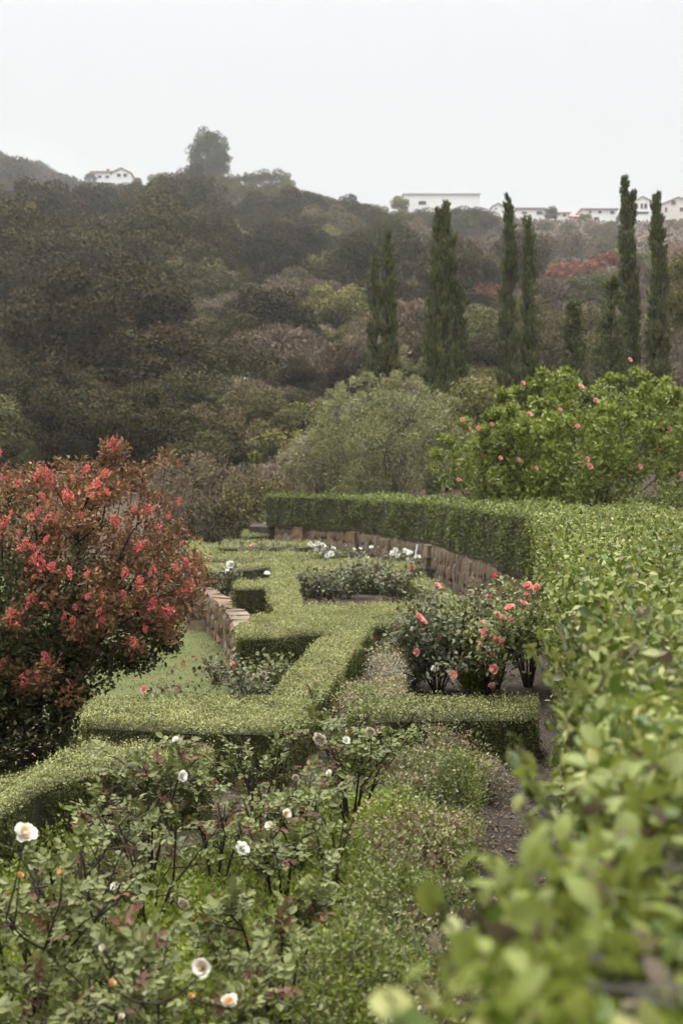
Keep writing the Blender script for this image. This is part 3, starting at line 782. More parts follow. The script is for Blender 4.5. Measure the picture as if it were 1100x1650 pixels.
rose_bush('rose bush of bare brown twigs with one apricot bloom', 122, 5.8, .6, .55, 50, [(101, 1442, 'bud', .07)], 8, 9, .05, group=G1, sub=4)
rose_bush('front rose bush with cream blooms at the bottom edge', 285, 4.3, .58, .85, 230, [(327, 1560, 'cream', .065), (369, 1618, 'cream', .055), (305, 1607, 'bud', .03), (178, 1587, 'bud', .035), (168, 1528, 'bud', .03)], 9, 7, .05, group=G1)
rose_bush('drooping leafy rose bush right of centre at the bottom', 452, 5.2, .56, .62, 180, [], 10, 5, .12, group=G1)
rose_bush('thin nearly leafless rose stems among the weeds', 535, 6.6, .5, .3, 16, [], 11, 4, .2, group=G1)
rose_bush('dark twiggy rose bush in the bottom left corner', 25, 4.5, .48, .6, 90, [(195, 1640, 'bud', .03)], 12, 7, .05, group=G1)
rose_bush('half bare rose bush low at the left between two blooming ones', 150, 4.9, .4, .6, 90, [], 13, 7, .05, group=G1)
rose_bush('sparse rose bush right of the crooked stemmed one', 480, 7.2, .5, .55, 90, [], 14, 5, .1, group=G1)

G2 = 'salmon pink rose bushes'
PK = [(680, 1003), (674, 995), (672, 1051), (730, 1088), (703, 945)]
rose_bush('rose bush with a pair of salmon blooms at its left', 705, 13.2, .95, 1.15, 3200, [(a, b, 'pink', .085) for a, b in PK[:2]] + [(a, b, 'pink', .075) for a, b in PK[2:]] + [(698, 1077, 'white', .05)], 21, 9, .04, near=False, group=G2, leaf=.05, low=.05, mat='rose_grey')
rose_bush('low sparse grey green rose bush beside the whitish hedge', 648, 13.4, .55, .8, 1100, [], 24, 8, .03, near=False, group=G2, leaf=.048, low=.05, mat='rose_grey')
PK2 = [(797, 1078, .12), (793, 1106, .09), (781, 1020, .11), (777, 1005, .08), (800, 1032, .11), (806, 1036, .09), (771, 1037, .06), (793, 1056, .07), (822, 982, .13), (801, 991, .08), (810, 996, .06), (824, 1001, .08)]
rose_bush('rose bush crowded with salmon pink blooms in front of the curved wall', 795, 13.0, 1.0, 1.1, 3200, [(a, b, 'pink', s * .85) for a, b, s in PK2] + [(783, 1047, 'white', .07), (766, 1005, 'white', .04)], 22, 9, .03, near=False, group=G2, leaf=.05, low=.12)
rose_bush('tall rose bush with pink blooms beside the broad hedge', 850, 13.6, 1.15, .85, 1000, [(843, 974, 'pink', .09), (850, 945, 'pink', .10), (864, 948, 'pink', .09), (876, 945, 'pink', .09), (848, 960, 'pink', .08), (864, 1053, 'pink', .1), (795, 930, 'red', .07), (786, 963, 'red', .06)], 23, 12, .03, near=False, group=G2, leaf=.05, low=.45)

G3 = 'rose bushes of the farther beds'
for i, (lab, px, D, h, w, n, fl) in enumerate([
        ('grey green rose bush at the left end of the ringed bed', 520, 22.3, .55, .8, 500, []),
        ('rose bush in the middle of the ringed bed', 563, 23.6, .6, .9, 500, []),
        ('rose bush at the right end of the ringed bed', 640, 22.6, .65, 1.0, 600, [(664, 915, 'red', .09)]),
        ('brownish rose bush behind the others in the ringed bed', 610, 24.6, .62, .8, 350, [(562, 923, 'red', .06)]),
        ('far rose bush crowded with white blooms by the curved wall', 518, 30.5, .65, .7, 350, [(504, 880, 'white', .12), (512, 876, 'white', .12), (520, 879, 'white', .13), (509, 886, 'white', .1), (521, 884, 'white', .11), (528, 889, 'white', .1), (537, 884, 'white', .1), (517, 892, 'white', .09), (500, 876, 'white', .1)]),
        ('far rose bush with few white blooms below the wall pillar', 560, 30.0, .55, .9, 400, [(533, 893, 'white', .13), (527, 896, 'white', .11), (570, 885, 'white', .07), (580, 884, 'white', .07), (591, 898, 'white', .09), (592, 908, 'white', .07)]),
        ('white rose bush beside the white pipe', 655, 27.0, .6, .8, 350, [(634, 892, 'white', .14), (641, 896, 'white', .1), (653, 889, 'white', .14), (660, 892, 'white', .12), (657, 904, 'white', .12), (672, 898, 'white', .12), (637, 886, 'white', .09), (598, 882, 'white', .08)]),
        ('grey green rose bush behind the left arm of the zigzag hedge', 400, 12.6, .24, .5, 300, [(425, 1085, 'fade', .05)]),
        ('bright green rose bush against the zigzag hedge face', 436, 13.3, .30, .45, 350, []),
        ('rose bush with one pink bloom next to the lawn', 275, 11.6, .26, .42, 240, [(232, 1111, 'pink', .06)]),
        ('reddish rose shoots at the end of the low wall', 350, 13.6, .28, .4, 150, [(375, 1070, 'pink', .05)]),
        ('small white rose bush in front of the dark faced hedge', 366, 23.0, .6, .45, 200, [(371, 910, 'white', .13), (366, 920, 'white', .08), (430, 924, 'white', .09)]),
        ('far rose bush with one salmon bloom behind the long low hedge', 412, 32.0, .55, .9, 300, [(408, 880, 'pink', .15)]),
        ('dark far rose bush left of the white blooming ones', 455, 33.0, .5, .9, 300, [(470, 890, 'pink', .08)]),
        ('pale rose bush low beside the ring hedge', 720, 17.5, .55, .9, 500, [])]):
    rose_bush(lab, px, D, h, w, int(n * 1.8), fl, 40 + i, 7, .3 if 'reddish' in lab else .05, near=False, group=G3, leaf=.06 if D > 18 else .045, mat='rose_leaf' if 'bright' in lab else 'rose_grey', low=.15)

# weeds and grass
def weeds(name, label, poly, nclump, per, hmax, leaf, mat, z0=0.0, T=T_N, kindcat='weeds', seed=3, spread=.16):
    P = np.array(poly); q = rng.uniform(P.min(0), P.max(0), (nclump * 4, 2)); q = q[inpoly(q, poly)][:nclump]
    keep = vnoise(q, 2.2, seed) > -.2; q = q[keep]; n = len(q)
    hh = hmax * np.clip(.45 + .4 * vnoise(q, 1.6, seed + 1) + rng.normal(size=n) * .15, .12, 1)
    k = per; B = np.repeat(q, k, 0); H = np.repeat(hh, k); m = len(B)
    off = rng.normal(size=(m, 2)) * spread * .5; t = rng.random(m) ** .7
    pos = np.column_stack([B + off, z0 + H * t * np.exp(-(np.linalg.norm(off, axis=1) / spread) ** 2)])
    ax = nz(np.column_stack([off * 3 + rng.normal(size=(m, 2)) * .6, np.full(m, .75)])); nr = nz(rng.normal(size=(m, 3)) * .5 + np.array([0, -.3, 1]))
    v, f = scatter(T, pos, ax, nr, leaf * rng.uniform(.6, 1.4, m))
    o = ob(name, mesh(name, [(v, f, 0)], mat)); tag(o, label, kindcat, kind='stuff'); return o
NB = [(-2.2, 3.4), (.15, 3.4), (.35, 5.6), (.62, 8.2), (.2, 8.9), (-.9, 8.6), (-1.7, 7.2), (-2.2, 5.5)]
weeds('weeds', 'lush green weeds covering the near rose bed', NB, 1100, 30, .24, .028, M['weed'])
weeds('weeds', 'broad leaved weeds between the near rose bushes', NB, 1900, 36, .36, .026, M['weed'], T=T_R, seed=13)
weeds('grass_tuft', 'bright green grass tuft under the salmon roses', [gp(752, 1112, 0), gp(790, 1112, 0), gp(792, 1120, 0), gp(750, 1122, 0)], 26, 30, .12, .22, M['weed'], T=(T_N[0] * np.array([.25, 1, 1]), T_N[1]), spread=.08, kindcat='grass')
weeds('grass', 'short grass blades of the lawn', [(-6.5, 12), (-1.3, 12.4), (-1.1, 15)] + WALL_LOW[1:6] + [(-6.5, 28)], 5000, 9, .02, .026, M['grass'], z0=-.5, spread=.2, kindcat='grass')
dl = leaf_mat('dry_litter', [(.10, .065, .04), (.16, .11, .07), (.22, .17, .12)], 0, .8, .1); M['litter'] = dl
q = np.concatenate([rng.uniform((-2.6, 3.4), (2.4, 14), (9000, 2)), rng.uniform((.4, 4.4), (1.6, 10.4), (9000, 2))]); m = len(q)
v, f = scatter(T_Q, np.column_stack([q, np.full(m, .03) + rng.random(m) * .03]), nz(np.column_stack([rng.normal(size=(m, 2)), rng.normal(size=m) * .15])), nz(rng.normal(size=(m, 3)) * .25 + np.array([0, 0, 1])), rng.uniform(.012, .04, m), rng.uniform(.25, 1.0, m))
tag(ob('leaf_litter', mesh('leaf_litter', [(v, f, 0)], dl)), 'dry leaf litter lying on the soil of the beds and path', 'leaf litter', kind='stuff')

# ------------------------------------------------------------------ crowns made of lobes of leaves
def lobes_in(n, rx, ry, rz, lr, bottom=-.35, fill=.65):
    c = rdir(n); rad = fill + (1 - fill) * rng.random(n) ** .6
    c = c * rad[:, None]; c[:, 2] = np.where(c[:, 2] < bottom, -c[:, 2] * .5, c[:, 2])
    r = lr * rng.uniform(.65, 1.25, n)
    return c * np.array([rx, ry, rz]), r

def lobe_leaves(c, r, per, size, T, out=.5, up=.25, squash=.8, jit=.22, nj=.5):
    n = len(c); d = rdir(n * per); C = np.repeat(c, per, 0); Rr = np.repeat(r, per)
    rad = 1 - np.abs(rng.normal(size=n * per)) * jit
    pos = C + d * (Rr * rad)[:, None] * np.array([1, 1, squash])
    nr = nz(d + rng.normal(size=d.shape) * nj); ax = nz(d * out + rng.normal(size=d.shape) * .7 + np.array([0, 0, up]))
    return scatter(T, pos, ax, nr, size * rng.uniform(.6, 1.35, n * per)), pos

def limbs(c, h0, base_r, n, trunk_h, seed=0, sides=5):
    r = np.random.default_rng(seed); tb = []
    top = np.array([0, 0, trunk_h]); tb.append(tube([(0, 0, -.3), (0, 0, trunk_h * .5), top], [base_r * 1.25, base_r, base_r * .8], sides + 2))
    for i in r.choice(len(c), min(n, len(c)), replace=False):
        e = c[i] + np.array([0, 0, h0]); m = top + (e - top) * .5 + r.normal(size=3) * .06 * np.linalg.norm(e - top)
        tb.append(tube([top, m, e], [base_r * .55, base_r * .35, base_r * .1], sides))
    return tubes(tb)

def lumpy_hedge(name, label, poly, z1, n, per, leaf, mats, r0=.13, cat='hedge', group=None, frac=.5):
    """an overgrown hedge: mounds of leaves over twigs"""
    P = np.array(poly); c0 = P.mean(0); root = empty(name, (c0[0], c0[1], 0)); tag(root, label, cat, group); org = np.array([c0[0], c0[1], 0])
    q = rng.uniform(P.min(0), P.max(0), (n * 8, 2)); q = q[inpoly(q, poly)][:n]; n = len(q)
    r = r0 * rng.uniform(.6, 1.3, n); zc = np.maximum(z1 * (1 + .42 * vnoise(q, 3.2, 15)) - r * .7, r * .5); zc = np.where(rng.random(n) < .35, zc * rng.uniform(.3, .8, n), zc)
    c = np.column_stack([q, zc]) - org
    (v, f), p = lobe_leaves(c, r, per, leaf, T_Q, jit=.25, squash=.9, nj=.45, out=.35)
    mi = (vnoise(p + org, 3.0, 17) + rng.normal(size=len(p)) * .5 > 1.0 - 2 * frac).astype(int)
    ob('foliage', mesh('foliage', [(v, f, mi)], mats), root)['kind'] = 'stuff'
    tb = []
    for k in range(n):
        b = np.array([c[k, 0] + rng.normal() * .05, c[k, 1] + rng.normal() * .05, 0]); tb.append(tube([b, (b + c[k]) / 2 + rng.normal(size=3) * .02, c[k]], [.009, .006, .003], 4))
        for j in range(4): tb.append(tube([c[k] * np.array([1, 1, .7]), c[k] + rdir(1)[0] * np.array([1, 1, .8]) * r[k] * 1.05], [.003, .0012], 3))
    v, f = tubes(tb); ob('branches', mesh('branches', [(v, f, 0)], M['greybark']), root)['kind'] = 'stuff'
    return root

lumpy_hedge('box_hedge', 'sparse whitish box hedge left of the salmon pink rose bushes', hp((540, 1150), (590, 1142), (630, 1090), (676, 1016), (645, 1014), (614, 1052), (568, 1100)), .34, 110, 300, .021, [M['box_pale'], M['box_sick']], .14, group=BOXG, frac=.3)
lumpy_hedge('box_hedge', 'greyish tired box hedge end beside the bare soil path', hp((640, 1198), (792, 1194), (796, 1162), (700, 1158), (630, 1178)), .40, 60, 330, .019, [M['box_sick'], M['box_pale']], .13, group=BOXG, frac=.35)
lumpy_hedge('box_hedge', 'straggly browning box hedge along the bare soil path', hp((640, 1206), (752, 1206), (748, 1290), (735, 1400), (705, 1520), (630, 1690), (440, 1690), (505, 1560), (570, 1420), (615, 1300)), .40, 120, 430, .022, [M['box_sick'], M['weed']], .17, group=BOXG, frac=.28)

# crape myrtle
def crape():
    D = 12.6; x = -2.62; z0 = -.5
    root = empty('crape_myrtle', (x, D, z0)); tag(root, 'crape myrtle with coral red flower clusters and bronze leaves at left', 'flowering tree')
    known = [(80, 770), (165, 765), (145, 790), (70, 800), (50, 835), (78, 833), (75, 868), (85, 912), (55, 930), (65, 905), (50, 965), (20, 985), (85, 955), (118, 1005), (160, 985), (165, 1000), (118, 1000), (5, 845), (40, 875), (95, 830),
             (155, 780), (190, 780), (215, 820), (240, 820), (255, 850), (225, 880), (270, 930), (285, 915), (245, 975), (272, 1010), (270, 985), (305, 945), (200, 960), (165, 960), (60, 1090), (5, 1070), (45, 1085), (110, 1110), (22, 995), (52, 1206),
             (30, 780), (10, 770), (60, 765), (110, 800), (130, 830), (300, 905), (310, 915), (225, 940), (140, 925), (142, 960), (185, 840), (40, 1095), (75, 1062), (215, 1035), (290, 955), (110, 760), (182, 716)]
    for i in range(34): known.append((random.gauss(90, 120), random.gauss(890, 90)))
    for (a_, b_) in list(known[:24]): known.append((a_ + random.gauss(0, 12), b_ + random.gauss(0, 12)))
    spots = []
    for k, (px, py) in enumerate(known):
        dx = (px - 550) / F * D - x; zz = EYE - (py - HOR) / F * D - z0 - 1.45
        u = 1 - (dx / 1.42) ** 2 - (zz / 1.35) ** 2
        dy = -1.2 * math.sqrt(max(u, .02)) if k < 57 or random.random() < .75 else 1.1 * math.sqrt(max(u, .02))
        spots.append(wp(px, py, D + dy * .95) - Vector((x, D, z0)))
    c, r = lobes_in(120, 1.2, 1.12, .98, .21, -.85, .4); c = c + np.array([0, 0, 1.62])
    # the right side hangs lower, a few shoots stand above the crown
    c[:, 2] -= np.clip(c[:, 0] - .4, 0, 1) * .25
    low, rl = lobes_in(150, 1.05, .9, .75, .23, -1.1, .15); low = low + np.array([-.5, -.15, .66])
    sh = np.array([wp(p, q, D) - Vector((x, D, z0)) for p, q in [(182, 722), (178, 745), (165, 760), (150, 772), (70, 778), (30, 785), (-20, 790), (215, 775), (232, 760), (260, 815), (268, 740), (120, 765), (100, 752), (55, 760), (10, 762), (240, 800), (285, 850), (300, 872), (318, 905), (322, 940), (200, 755), (140, 752), (-40, 770), (290, 985), (250, 1000), (215, 1030)]])
    (v1, f1), p1 = lobe_leaves(c, r, 260, .052, T_Q); bronze = (vnoise(p1, 2.2, 61) + (p1[:, 2] - 1.6) * 1.1 + p1[:, 0] * .35 + rng.normal(size=len(p1)) * .35) > .15
    (v2, f2), p2 = lobe_leaves(low, rl, 200, .05, T_Q)
    sp3 = np.concatenate([sh, np.array([tuple(q) for q in spots[:57]]) + np.array([.0, .10, -.06])])
    (v3, f3), p3 = lobe_leaves(sp3, np.full(len(sp3), .13), 110, .046, T_Q, jit=.4)
    ob('crown', mesh('crown', [(v1, f1, bronze.astype(int)), (v2, f2, 0), (v3, f3, 1)], [M['crape_leaf'], M['crape_bronze']]), root)
    tb = []
    for k in range(6):
        a = k * 1.05; b = np.array([math.cos(a) * .12, math.sin(a) * .12, 0]); e = np.array([math.cos(a) * .85, math.sin(a) * .8, 1.7]); m = (b + e) / 2 + np.array([-math.cos(a) * .2, -math.sin(a) * .2, -.1])
        t = tube([b, m, e], [.05, .04, .015], 6); tb.append(t)
        for i in rng.choice(len(c), 6): tb.append(tube([m, (m + c[i]) / 2 + rng.normal(size=3) * .06, c[i]], [.022, .014, .005], 4))
    for q_ in spots[:57]:
        q_ = np.array(q_); b_ = c[np.argmin(np.linalg.norm(c - q_ * np.array([.6, .6, .85]), axis=1))]; tb.append(tube([b_, (b_ + q_) / 2 + np.array([0, 0, .05]), q_], [.010, .007, .003], 4))
    for s in sh[sh[:, 2] > 2.2]: tb.append(tube([s + np.array([0, 0, .06]), s - np.array([.03, 0, .25]), s - np.array([.08, 0, .6])], [.004, .006, .009], 4))
    v, f = tubes(tb); ob('trunk', mesh('trunk', [(v, f, 0)], M['bark'], True), root)
    fm = []
    for k in range(4):
        n = 90; d = rdir(n); p = d * np.array([.45, .45, .7]) * (rng.random(n) ** .4)[:, None]
        v, f = scatter(T_R, p, nz(d + rng.normal(size=(n, 3)) * .6), nz(d + rng.normal(size=(n, 3)) * .5), rng.uniform(.16, .3, n), 1.2)
        fm.append(mesh('flower_cluster', [(v, f, 0)], M['coral']))
    for k, (px, py) in enumerate(known):
        if px > 318: continue
        p = spots[k]; s = random.choice((.035, .045, .055, .07, .095)) * random.uniform(.8, 1.1) if k < 57 else random.uniform(.025, .06)
        ob('flower_cluster', fm[k % 4], root, p, (random.uniform(-.6, .6), random.uniform(-.6, .6), random.uniform(0, 6)), (s * random.uniform(.8, 1.1), s * random.uniform(.8, 1.1), s * random.uniform(.8, 1.5)))
crape()

def shrub(name, label, px, D, z0, lobes, rad, size3, per, leaf, mats, T=T_Q, cat='shrub', ztop=None, frac=0.0, flowers=(), fs=.12, fill=.4, bottom=-1.1, group=None, twigs=0, up=.25, out=.5, trunkname='trunk', squash=.9, shoots=0):
    x = (px - 550) / F * D; root = empty(name, (x, D, z0)); tag(root, label, cat, group)
    rx, ry, rz = size3
    c, r = lobes_in(lobes, rx, ry, rz, rad, bottom, fill); c = c + np.array([0, 0, ztop - z0 - rz])
    if shoots:
        d = nz(rng.normal(size=(shoots, 3)) * np.array([1, 1, .5]) + np.array([0, -.2, .9])); s = d * np.array([rx, ry, rz]) * rng.uniform(1.02, 1.16, shoots)[:, None] + np.array([0, 0, ztop - z0 - rz])
        c = np.concatenate([c, s]); r = np.concatenate([r, np.full(shoots, rad * .35)])
    k = c[:, 2] > .05; c, r = c[k], r[k]
    (v, f), p = lobe_leaves(c, r, per, leaf, T, out=out, up=up, squash=squash)
    n = len(p); mi = ((vnoise(p, 1.5, 71) * .5 + rng.normal(size=n) * .6) > 1.1 - frac * 2.5).astype(int) if frac > 0 else np.zeros(n, int)
    ob('crown', mesh('crown', [(v, f, np.repeat(mi, len(T[1])))], mats), root)
    v, f = limbs(c, 0, .05, 40, .35, D.__hash__() % 100)
    tw = [(v, f)]
    if twigs:
        i = rng.choice(len(p), twigs, replace=False)
        tw += [tube([p[k] - (p[k] - c.mean(0)) * .12, p[k] + rng.normal(size=3) * .03, p[k] + nz(rng.normal(size=(1, 3)) + np.array([0, 0, 1.]))[0] * .18], [.006, .004, .002], 3) for k in i]
    v, f = tubes(tw); ob(trunkname, mesh(trunkname, [(v, f, 0)], M['greybark']), root)
    for (fx, fy) in flowers:
        dx = (fx - 550) / F * D - x; zz = EYE - (fy - HOR) / F * D - (ztop - rz)
        u = max(1 - (dx / (rx * 1.1)) ** 2 - (zz / (rz * 1.1)) ** 2, .02); d = Vector((random.uniform(-.4, .4), -.8, random.uniform(.1, .7)))
        s = fs * random.uniform(.75, 1.2)
        dd = D - ry * 1.12 * math.sqrt(u)
        ob('flower', random.choice(BL['pink']), root, wp(fx, fy, dd) - Vector((x, D, z0)), d.to_track_quat('Z', 'Y').to_euler(), (s, s, s))
    return root

shrub('hibiscus_bush', 'bright green bush dotted with pink flowers behind the broad hedge', 958, 27.5, .6, 170, .28, (2.25, 1.6, 1.65), 110, .095, [M['hibiscus'], M['hibiscus']], T=T_6, ztop=3.98, cat='flowering bush', fill=.3, shoots=60,
      flowers=[(935, 623), (959, 646), (841, 618), (792, 684), (770, 690), (945, 740), (901, 661), (1060, 690), (1100, 735), (1030, 752), (930, 687), (852, 668), (806, 738), (834, 741), (1077, 692), (744, 677), (738, 773), (1096, 764), (1062, 722), (950, 752), (862, 755), (1014, 580)], fs=.105)
shrub('hibiscus_bush', 'smaller green bush with few pink flowers left of the large one', 790, 29.0, .6, 40, .36, (1.0, 1.0, .95), 160, .085, [M['hibiscus'], M['olive']], T=T_6, ztop=3.1, cat='flowering bush', frac=.2, fill=.3, shoots=12,
      flowers=[(757, 690), (775, 735)], fs=.09)
shrub('filler_bush', 'dark filler bush at the right edge under the pink flowered one', 1120, 23.5, .6, 60, .30, (1.3, .8, .8), 150, .07, [M['privet_dark'], M['privet_dark']], T=T_6, ztop=1.95, fill=.2)  # added dark bush standing in for the dark gap under the flowers
shrub('olive_shrub', 'grey green feathery shrub behind the tall clipped hedge', 628, 38.0, .6, 150, .40, (2.1, 1.6, 1.75), 190, .095, [M['olive'], M['olive_dead']], T=T_N, ztop=4.55, fill=.5, frac=.10, twigs=500, shoots=30, up=.5)
shrub('olive_shrub', 'low pale grey shrub spilling left of the feathery one', 520, 39.5, .5, 70, .34, (1.1, .9, 1.3), 160, .095, [M['olive'], M['olive_dead']], T=T_N, ztop=3.3, fill=.3, frac=.4, twigs=250, up=.5, shoots=14)
shrub('scrub_bush', 'grey twiggy bush beyond the far end of the terrace', 330, 47.0, .0, 70, .4, (2.2, 1.4, 1.2), 170, .11, [M['h_brown'], M['h_olive']], T=T_N, ztop=2.7, fill=.4, frac=.3, twigs=900)
shrub('scrub_bush', 'dull green bush right of the grey twiggy one', 425, 45.0, .0, 50, .36, (1.4, 1.1, 1.0), 170, .10, [M['h_olive'], M['h_green']], T=T_Q, ztop=2.0, fill=.4, frac=.3, twigs=200)
shrub('scrub_bush', 'dark bush just above the farthest box hedges', 350, 42.5, -.2, 60, .34, (1.8, .9, .8), 160, .09, [M['h_olive'], M['h_oak']], T=T_Q, ztop=1.15, fill=.4, frac=.4, twigs=200)
shrub('scrub_bush', 'green bush between the pair of slim cypresses and the wide one', 772, 44.0, .6, 45, .38, (.9, .9, 1.2), 170, .10, [M['h_green'], M['olive']], T=T_Q, ztop=5.2, fill=.4, frac=.3)
shrub('scrub_bush', 'bright round bush at the right edge beside the last cypress', 1105, 66, 1.5, 45, .45, (1.3, 1.2, 1.6), 170, .14, [M['h_green'], M['h_green']], T=T_Q, ztop=12.2, fill=.5, trunkname='trunk')
shrub('scrub_bush', 'soft grey green bush behind the wide cypress', 770, 78, 3.0, 60, .6, (1.8, 1.6, 1.8), 170, .16, [M['h_green'], M['h_olive']], T=T_N, ztop=8.0, fill=.4, frac=.4)

# ------------------------------------------------------------------ cypresses
def cypress(label, spires, D, base_py, n, group='Italian cypresses', frond=.26):
    """spires: (tip px, tip py, half width px, lean px)"""
    px0 = spires[0][0] + spires[0][3]; x0 = (px0 - 550) / F * D; z0 = tz(x0, D) - .1
    root = empty('italian_cypress', (x0, D, z0)); tag(root, label, 'cypress', group)
    vs = []; tb = []; fl = []
    for (tx, ty, hw, lean) in spires:
        tip = wp(tx, ty, D); H = tip.z - z0; w = hw / F * D
        xb = (tx + lean - 550) / F * D
        nt = int(n * (H * w) / 3.0 / 46); k = 46
        t = rng.random(nt) ** 1.45 * .96                     # 0 base .. 1 tip; fronds gathered in upright tufts
        prof = np.interp(t, [0, .08, .3, .6, .85, .95, 1], [.85, 1.0, .95, .68, .30, .11, .01])
        a = rng.uniform(0, 2 * math.pi, nt); rr = w * prof * rng.uniform(.62, 1.12, nt)
        c = np.column_stack([xb - x0 + (tip.x - xb) * t + .04 * np.sin(t * 9 + tx) + np.cos(a) * rr, np.sin(a) * rr, t * H])
        ln = rng.uniform(.28, .75, nt) * np.interp(t, [0, .85, 1], [1, .8, .5]); fat = rng.uniform(.045, .10, nt) * np.interp(t, [0, .7, .9, 1], [1, .8, .4, .2])
        u = rng.random((nt, k)); th = rng.uniform(0, 6.283, (nt, k)); sh = np.sqrt(np.clip(u * (1 - u), 0, 1)) * 2
        q = fat[:, None] * sh * rng.uniform(.5, 1, (nt, k))
        dirv = nz(np.column_stack([np.cos(a) * .22, np.sin(a) * .22, np.ones(nt)]) + rng.normal(size=(nt, 3)) * .07)
        pos = c[:, None, :] + dirv[:, None, :] * (u * ln[:, None])[..., None] + np.stack([np.cos(th) * q, np.sin(th) * q, np.zeros((nt, k))], -1)
        rad = np.stack([np.cos(th), np.sin(th), np.zeros((nt, k))], -1).reshape(-1, 3); pos = pos.reshape(-1, 3); m = len(pos)
        ax = nz(rad * .35 + np.array([0, 0, 1.0]) + rng.normal(size=(m, 3)) * .22); nr = nz(rad + rng.normal(size=(m, 3)) * .4)
        v, f = scatter(T_Q, pos, ax, nr, frond * .72 * rng.uniform(.5, 1.3, m), .5)
        vs.append((v, f, 0))
        tb.append(tube([(xb - x0, 0, -.3), ((xb + tip.x) / 2 - x0, 0, H * .5), (tip.x - x0, 0, H * .97)], [.10, .07, .012], 6))
        hs = np.linspace(.02, .97, 12); pr = np.interp(hs, [0, .08, .3, .6, .85, .95, 1], [.55, .85, 1.0, .85, .48, .24, .04]) * w * .5
        fl.append(tube([(xb - x0 + (tip.x - xb) * q, 0, q * H) for q in hs], pr, 8))
    ob('crown', mesh('crown', vs, M['cypress']), root)
    v, f = tubes(fl); ob('inner_branches', mesh('inner_branches', [(v, f, 0)], M['core']), root)
    v, f = tubes(tb); ob('trunk', mesh('trunk', [(v, f, 0)], M['bark'], True), root)

cypress('slim cypress with a shorter spire at its left, leftmost of all', [(622, 364, 14, 12), (604, 410, 10, -3)], 54, 640, 10500)
cypress('widest cypress with several merged spires', [(716, 320, 18, 2), (707, 326, 14, -8), (727, 378, 15, 8), (692, 468, 12, -2), (742, 460, 9, 2)], 52, 665, 9000)
cypress('tall slim cypress, left one of the slim pair', [(818, 302, 14, 3)], 54, 660, 11000)
cypress('shorter slim cypress, right one of the slim pair', [(851, 346, 15, 4)], 56, 620, 11000)
cypress('tallest cypress with a forked top', [(1008, 278, 16, 4), (1020, 302, 6, -6)], 55, 600, 11000)
cypress('rightmost cypress near the right edge', [(1058, 307, 18, 2)], 53, 655, 11000)

def conifer(label, px, top, D, hw, base):
    x = (px - 550) / F * D; z0 = tz(x, D); root = empty('young_conifer', (x, D, z0)); tag(root, label, 'conifer', 'young conifers')
    H = wp(px, top, D).z - z0; w = hw / F * D; vs = []; tb = [tube([(0, 0, -.2), (0, 0, H * .5), (0, 0, H)], [.09, .05, .01], 6)]
    for k in range(150):
        t = random.random() ** .9; a = random.uniform(0, 6.28); L = w * (1.05 - t) * random.uniform(.6, 1.15) + .1
        b = np.array([0, 0, H * t]); e = b + np.array([math.cos(a) * L, math.sin(a) * L, L * .55]); tb.append(tube([b, (b + e) / 2 - np.array([0, 0, .05]), e], [.018, .012, .004], 4))
        m = 70; u = rng.random(m) ** .7; p = b + (e - b) * u[:, None] + rng.normal(size=(m, 3)) * .05
        ax = nz((e - b) / L * .7 + rng.normal(size=(m, 3)) * .5 + np.array([0, 0, .35])); v, f = scatter(T_N, p, ax, rdir(m), .17 * rng.uniform(.5, 1.2, m)); vs.append((v, f, 0))
    ob('crown', mesh('crown', vs, M['cypress']), root); v, f = tubes(tb); ob('trunk', mesh('trunk', [(v, f, 0)], M['bark'], True), root)
conifer('small open conifer left of the forked cypress', 922, 488, 50, 52, 610)
conifer('small open conifer right against the forked cypress', 984, 452, 51, 56, 600)

# ------------------------------------------------------------------ hillside trees and scrub
def hill_mesh(name, mat, n, per, size, T, lr=.32, rz=.72, bottom=-.4, fill=.62, squash=.8, up=.1, out=.15, nj=.28):
    res = []
    for k in range(1 if name == 'pine' else 3):
        c, r = lobes_in(n, .82, .82, rz, lr, bottom, fill); c = c + np.array([0, 0, rz + .05])
        c[:, :2] *= 1 + (.25 if name != 'pine' else .03) * rng.normal(size=2)
        (v, f), p = lobe_leaves(c, r, per, size, T, squash=squash, up=up, out=out, jit=.12, nj=nj)
        tv, tf = limbs(c, 0, .05, 14, .35, k, 4)
        res.append((mesh(name + '_crown', [(v, f, 0)], mat), mesh(name + '_trunk', [(tv, tf, 0)], M['bark'] if 'twig' not in name else M['greybark'])))
    return res
HK = {'oak': hill_mesh('oak', M['h_oak'], 34, 460, .042, T_R, .27),
      'scrub': hill_mesh('scrub', M['h_olive'], 34, 430, .042, T_R, .26, .66),
      'twig': hill_mesh('twig', M['h_brown'], 30, 330, .10, T_N, .34, .6, fill=.3, up=.9, out=.8, nj=.5),
      'green': hill_mesh('green', M['h_green'], 26, 380, .058, T_R, .30),
      'rust': hill_mesh('rust', M['h_red'], 26, 150, .09, T_Q, .30, .45, fill=.4),
      'pine': hill_mesh('pine', M['h_pine'], 190, 110, .06, T_R, .23, 1.2, bottom=-1.1, fill=.45)}
NAMES = {'oak': ('oak_tree', 'tree'), 'scrub': ('scrub_bush', 'bush'), 'twig': ('dry_bush', 'bush'), 'green': ('green_bush', 'bush'), 'rust': ('rust_red_bush', 'bush'), 'pine': ('pine_tree', 'tree')}

def hill_tree(kind, label, px, D, rad, group=None, hs=1.0, dz=0.0):
    x = (px - 550) / F * D; z = tz(x, D) - rad * .12 + dz
    nm, cat = NAMES[kind]; cm, tm = random.choice(HK[kind])
    root = empty(nm, (x, D, z), random.uniform(0, 6.28)); tag(root, label, cat, group); s = rad
    root.scale = (s * random.uniform(.9, 1.15), s * random.uniform(.9, 1.15), s * hs * random.uniform(.9, 1.1))
    ob('crown', cm, root); ob('trunk', tm, root)
    return root

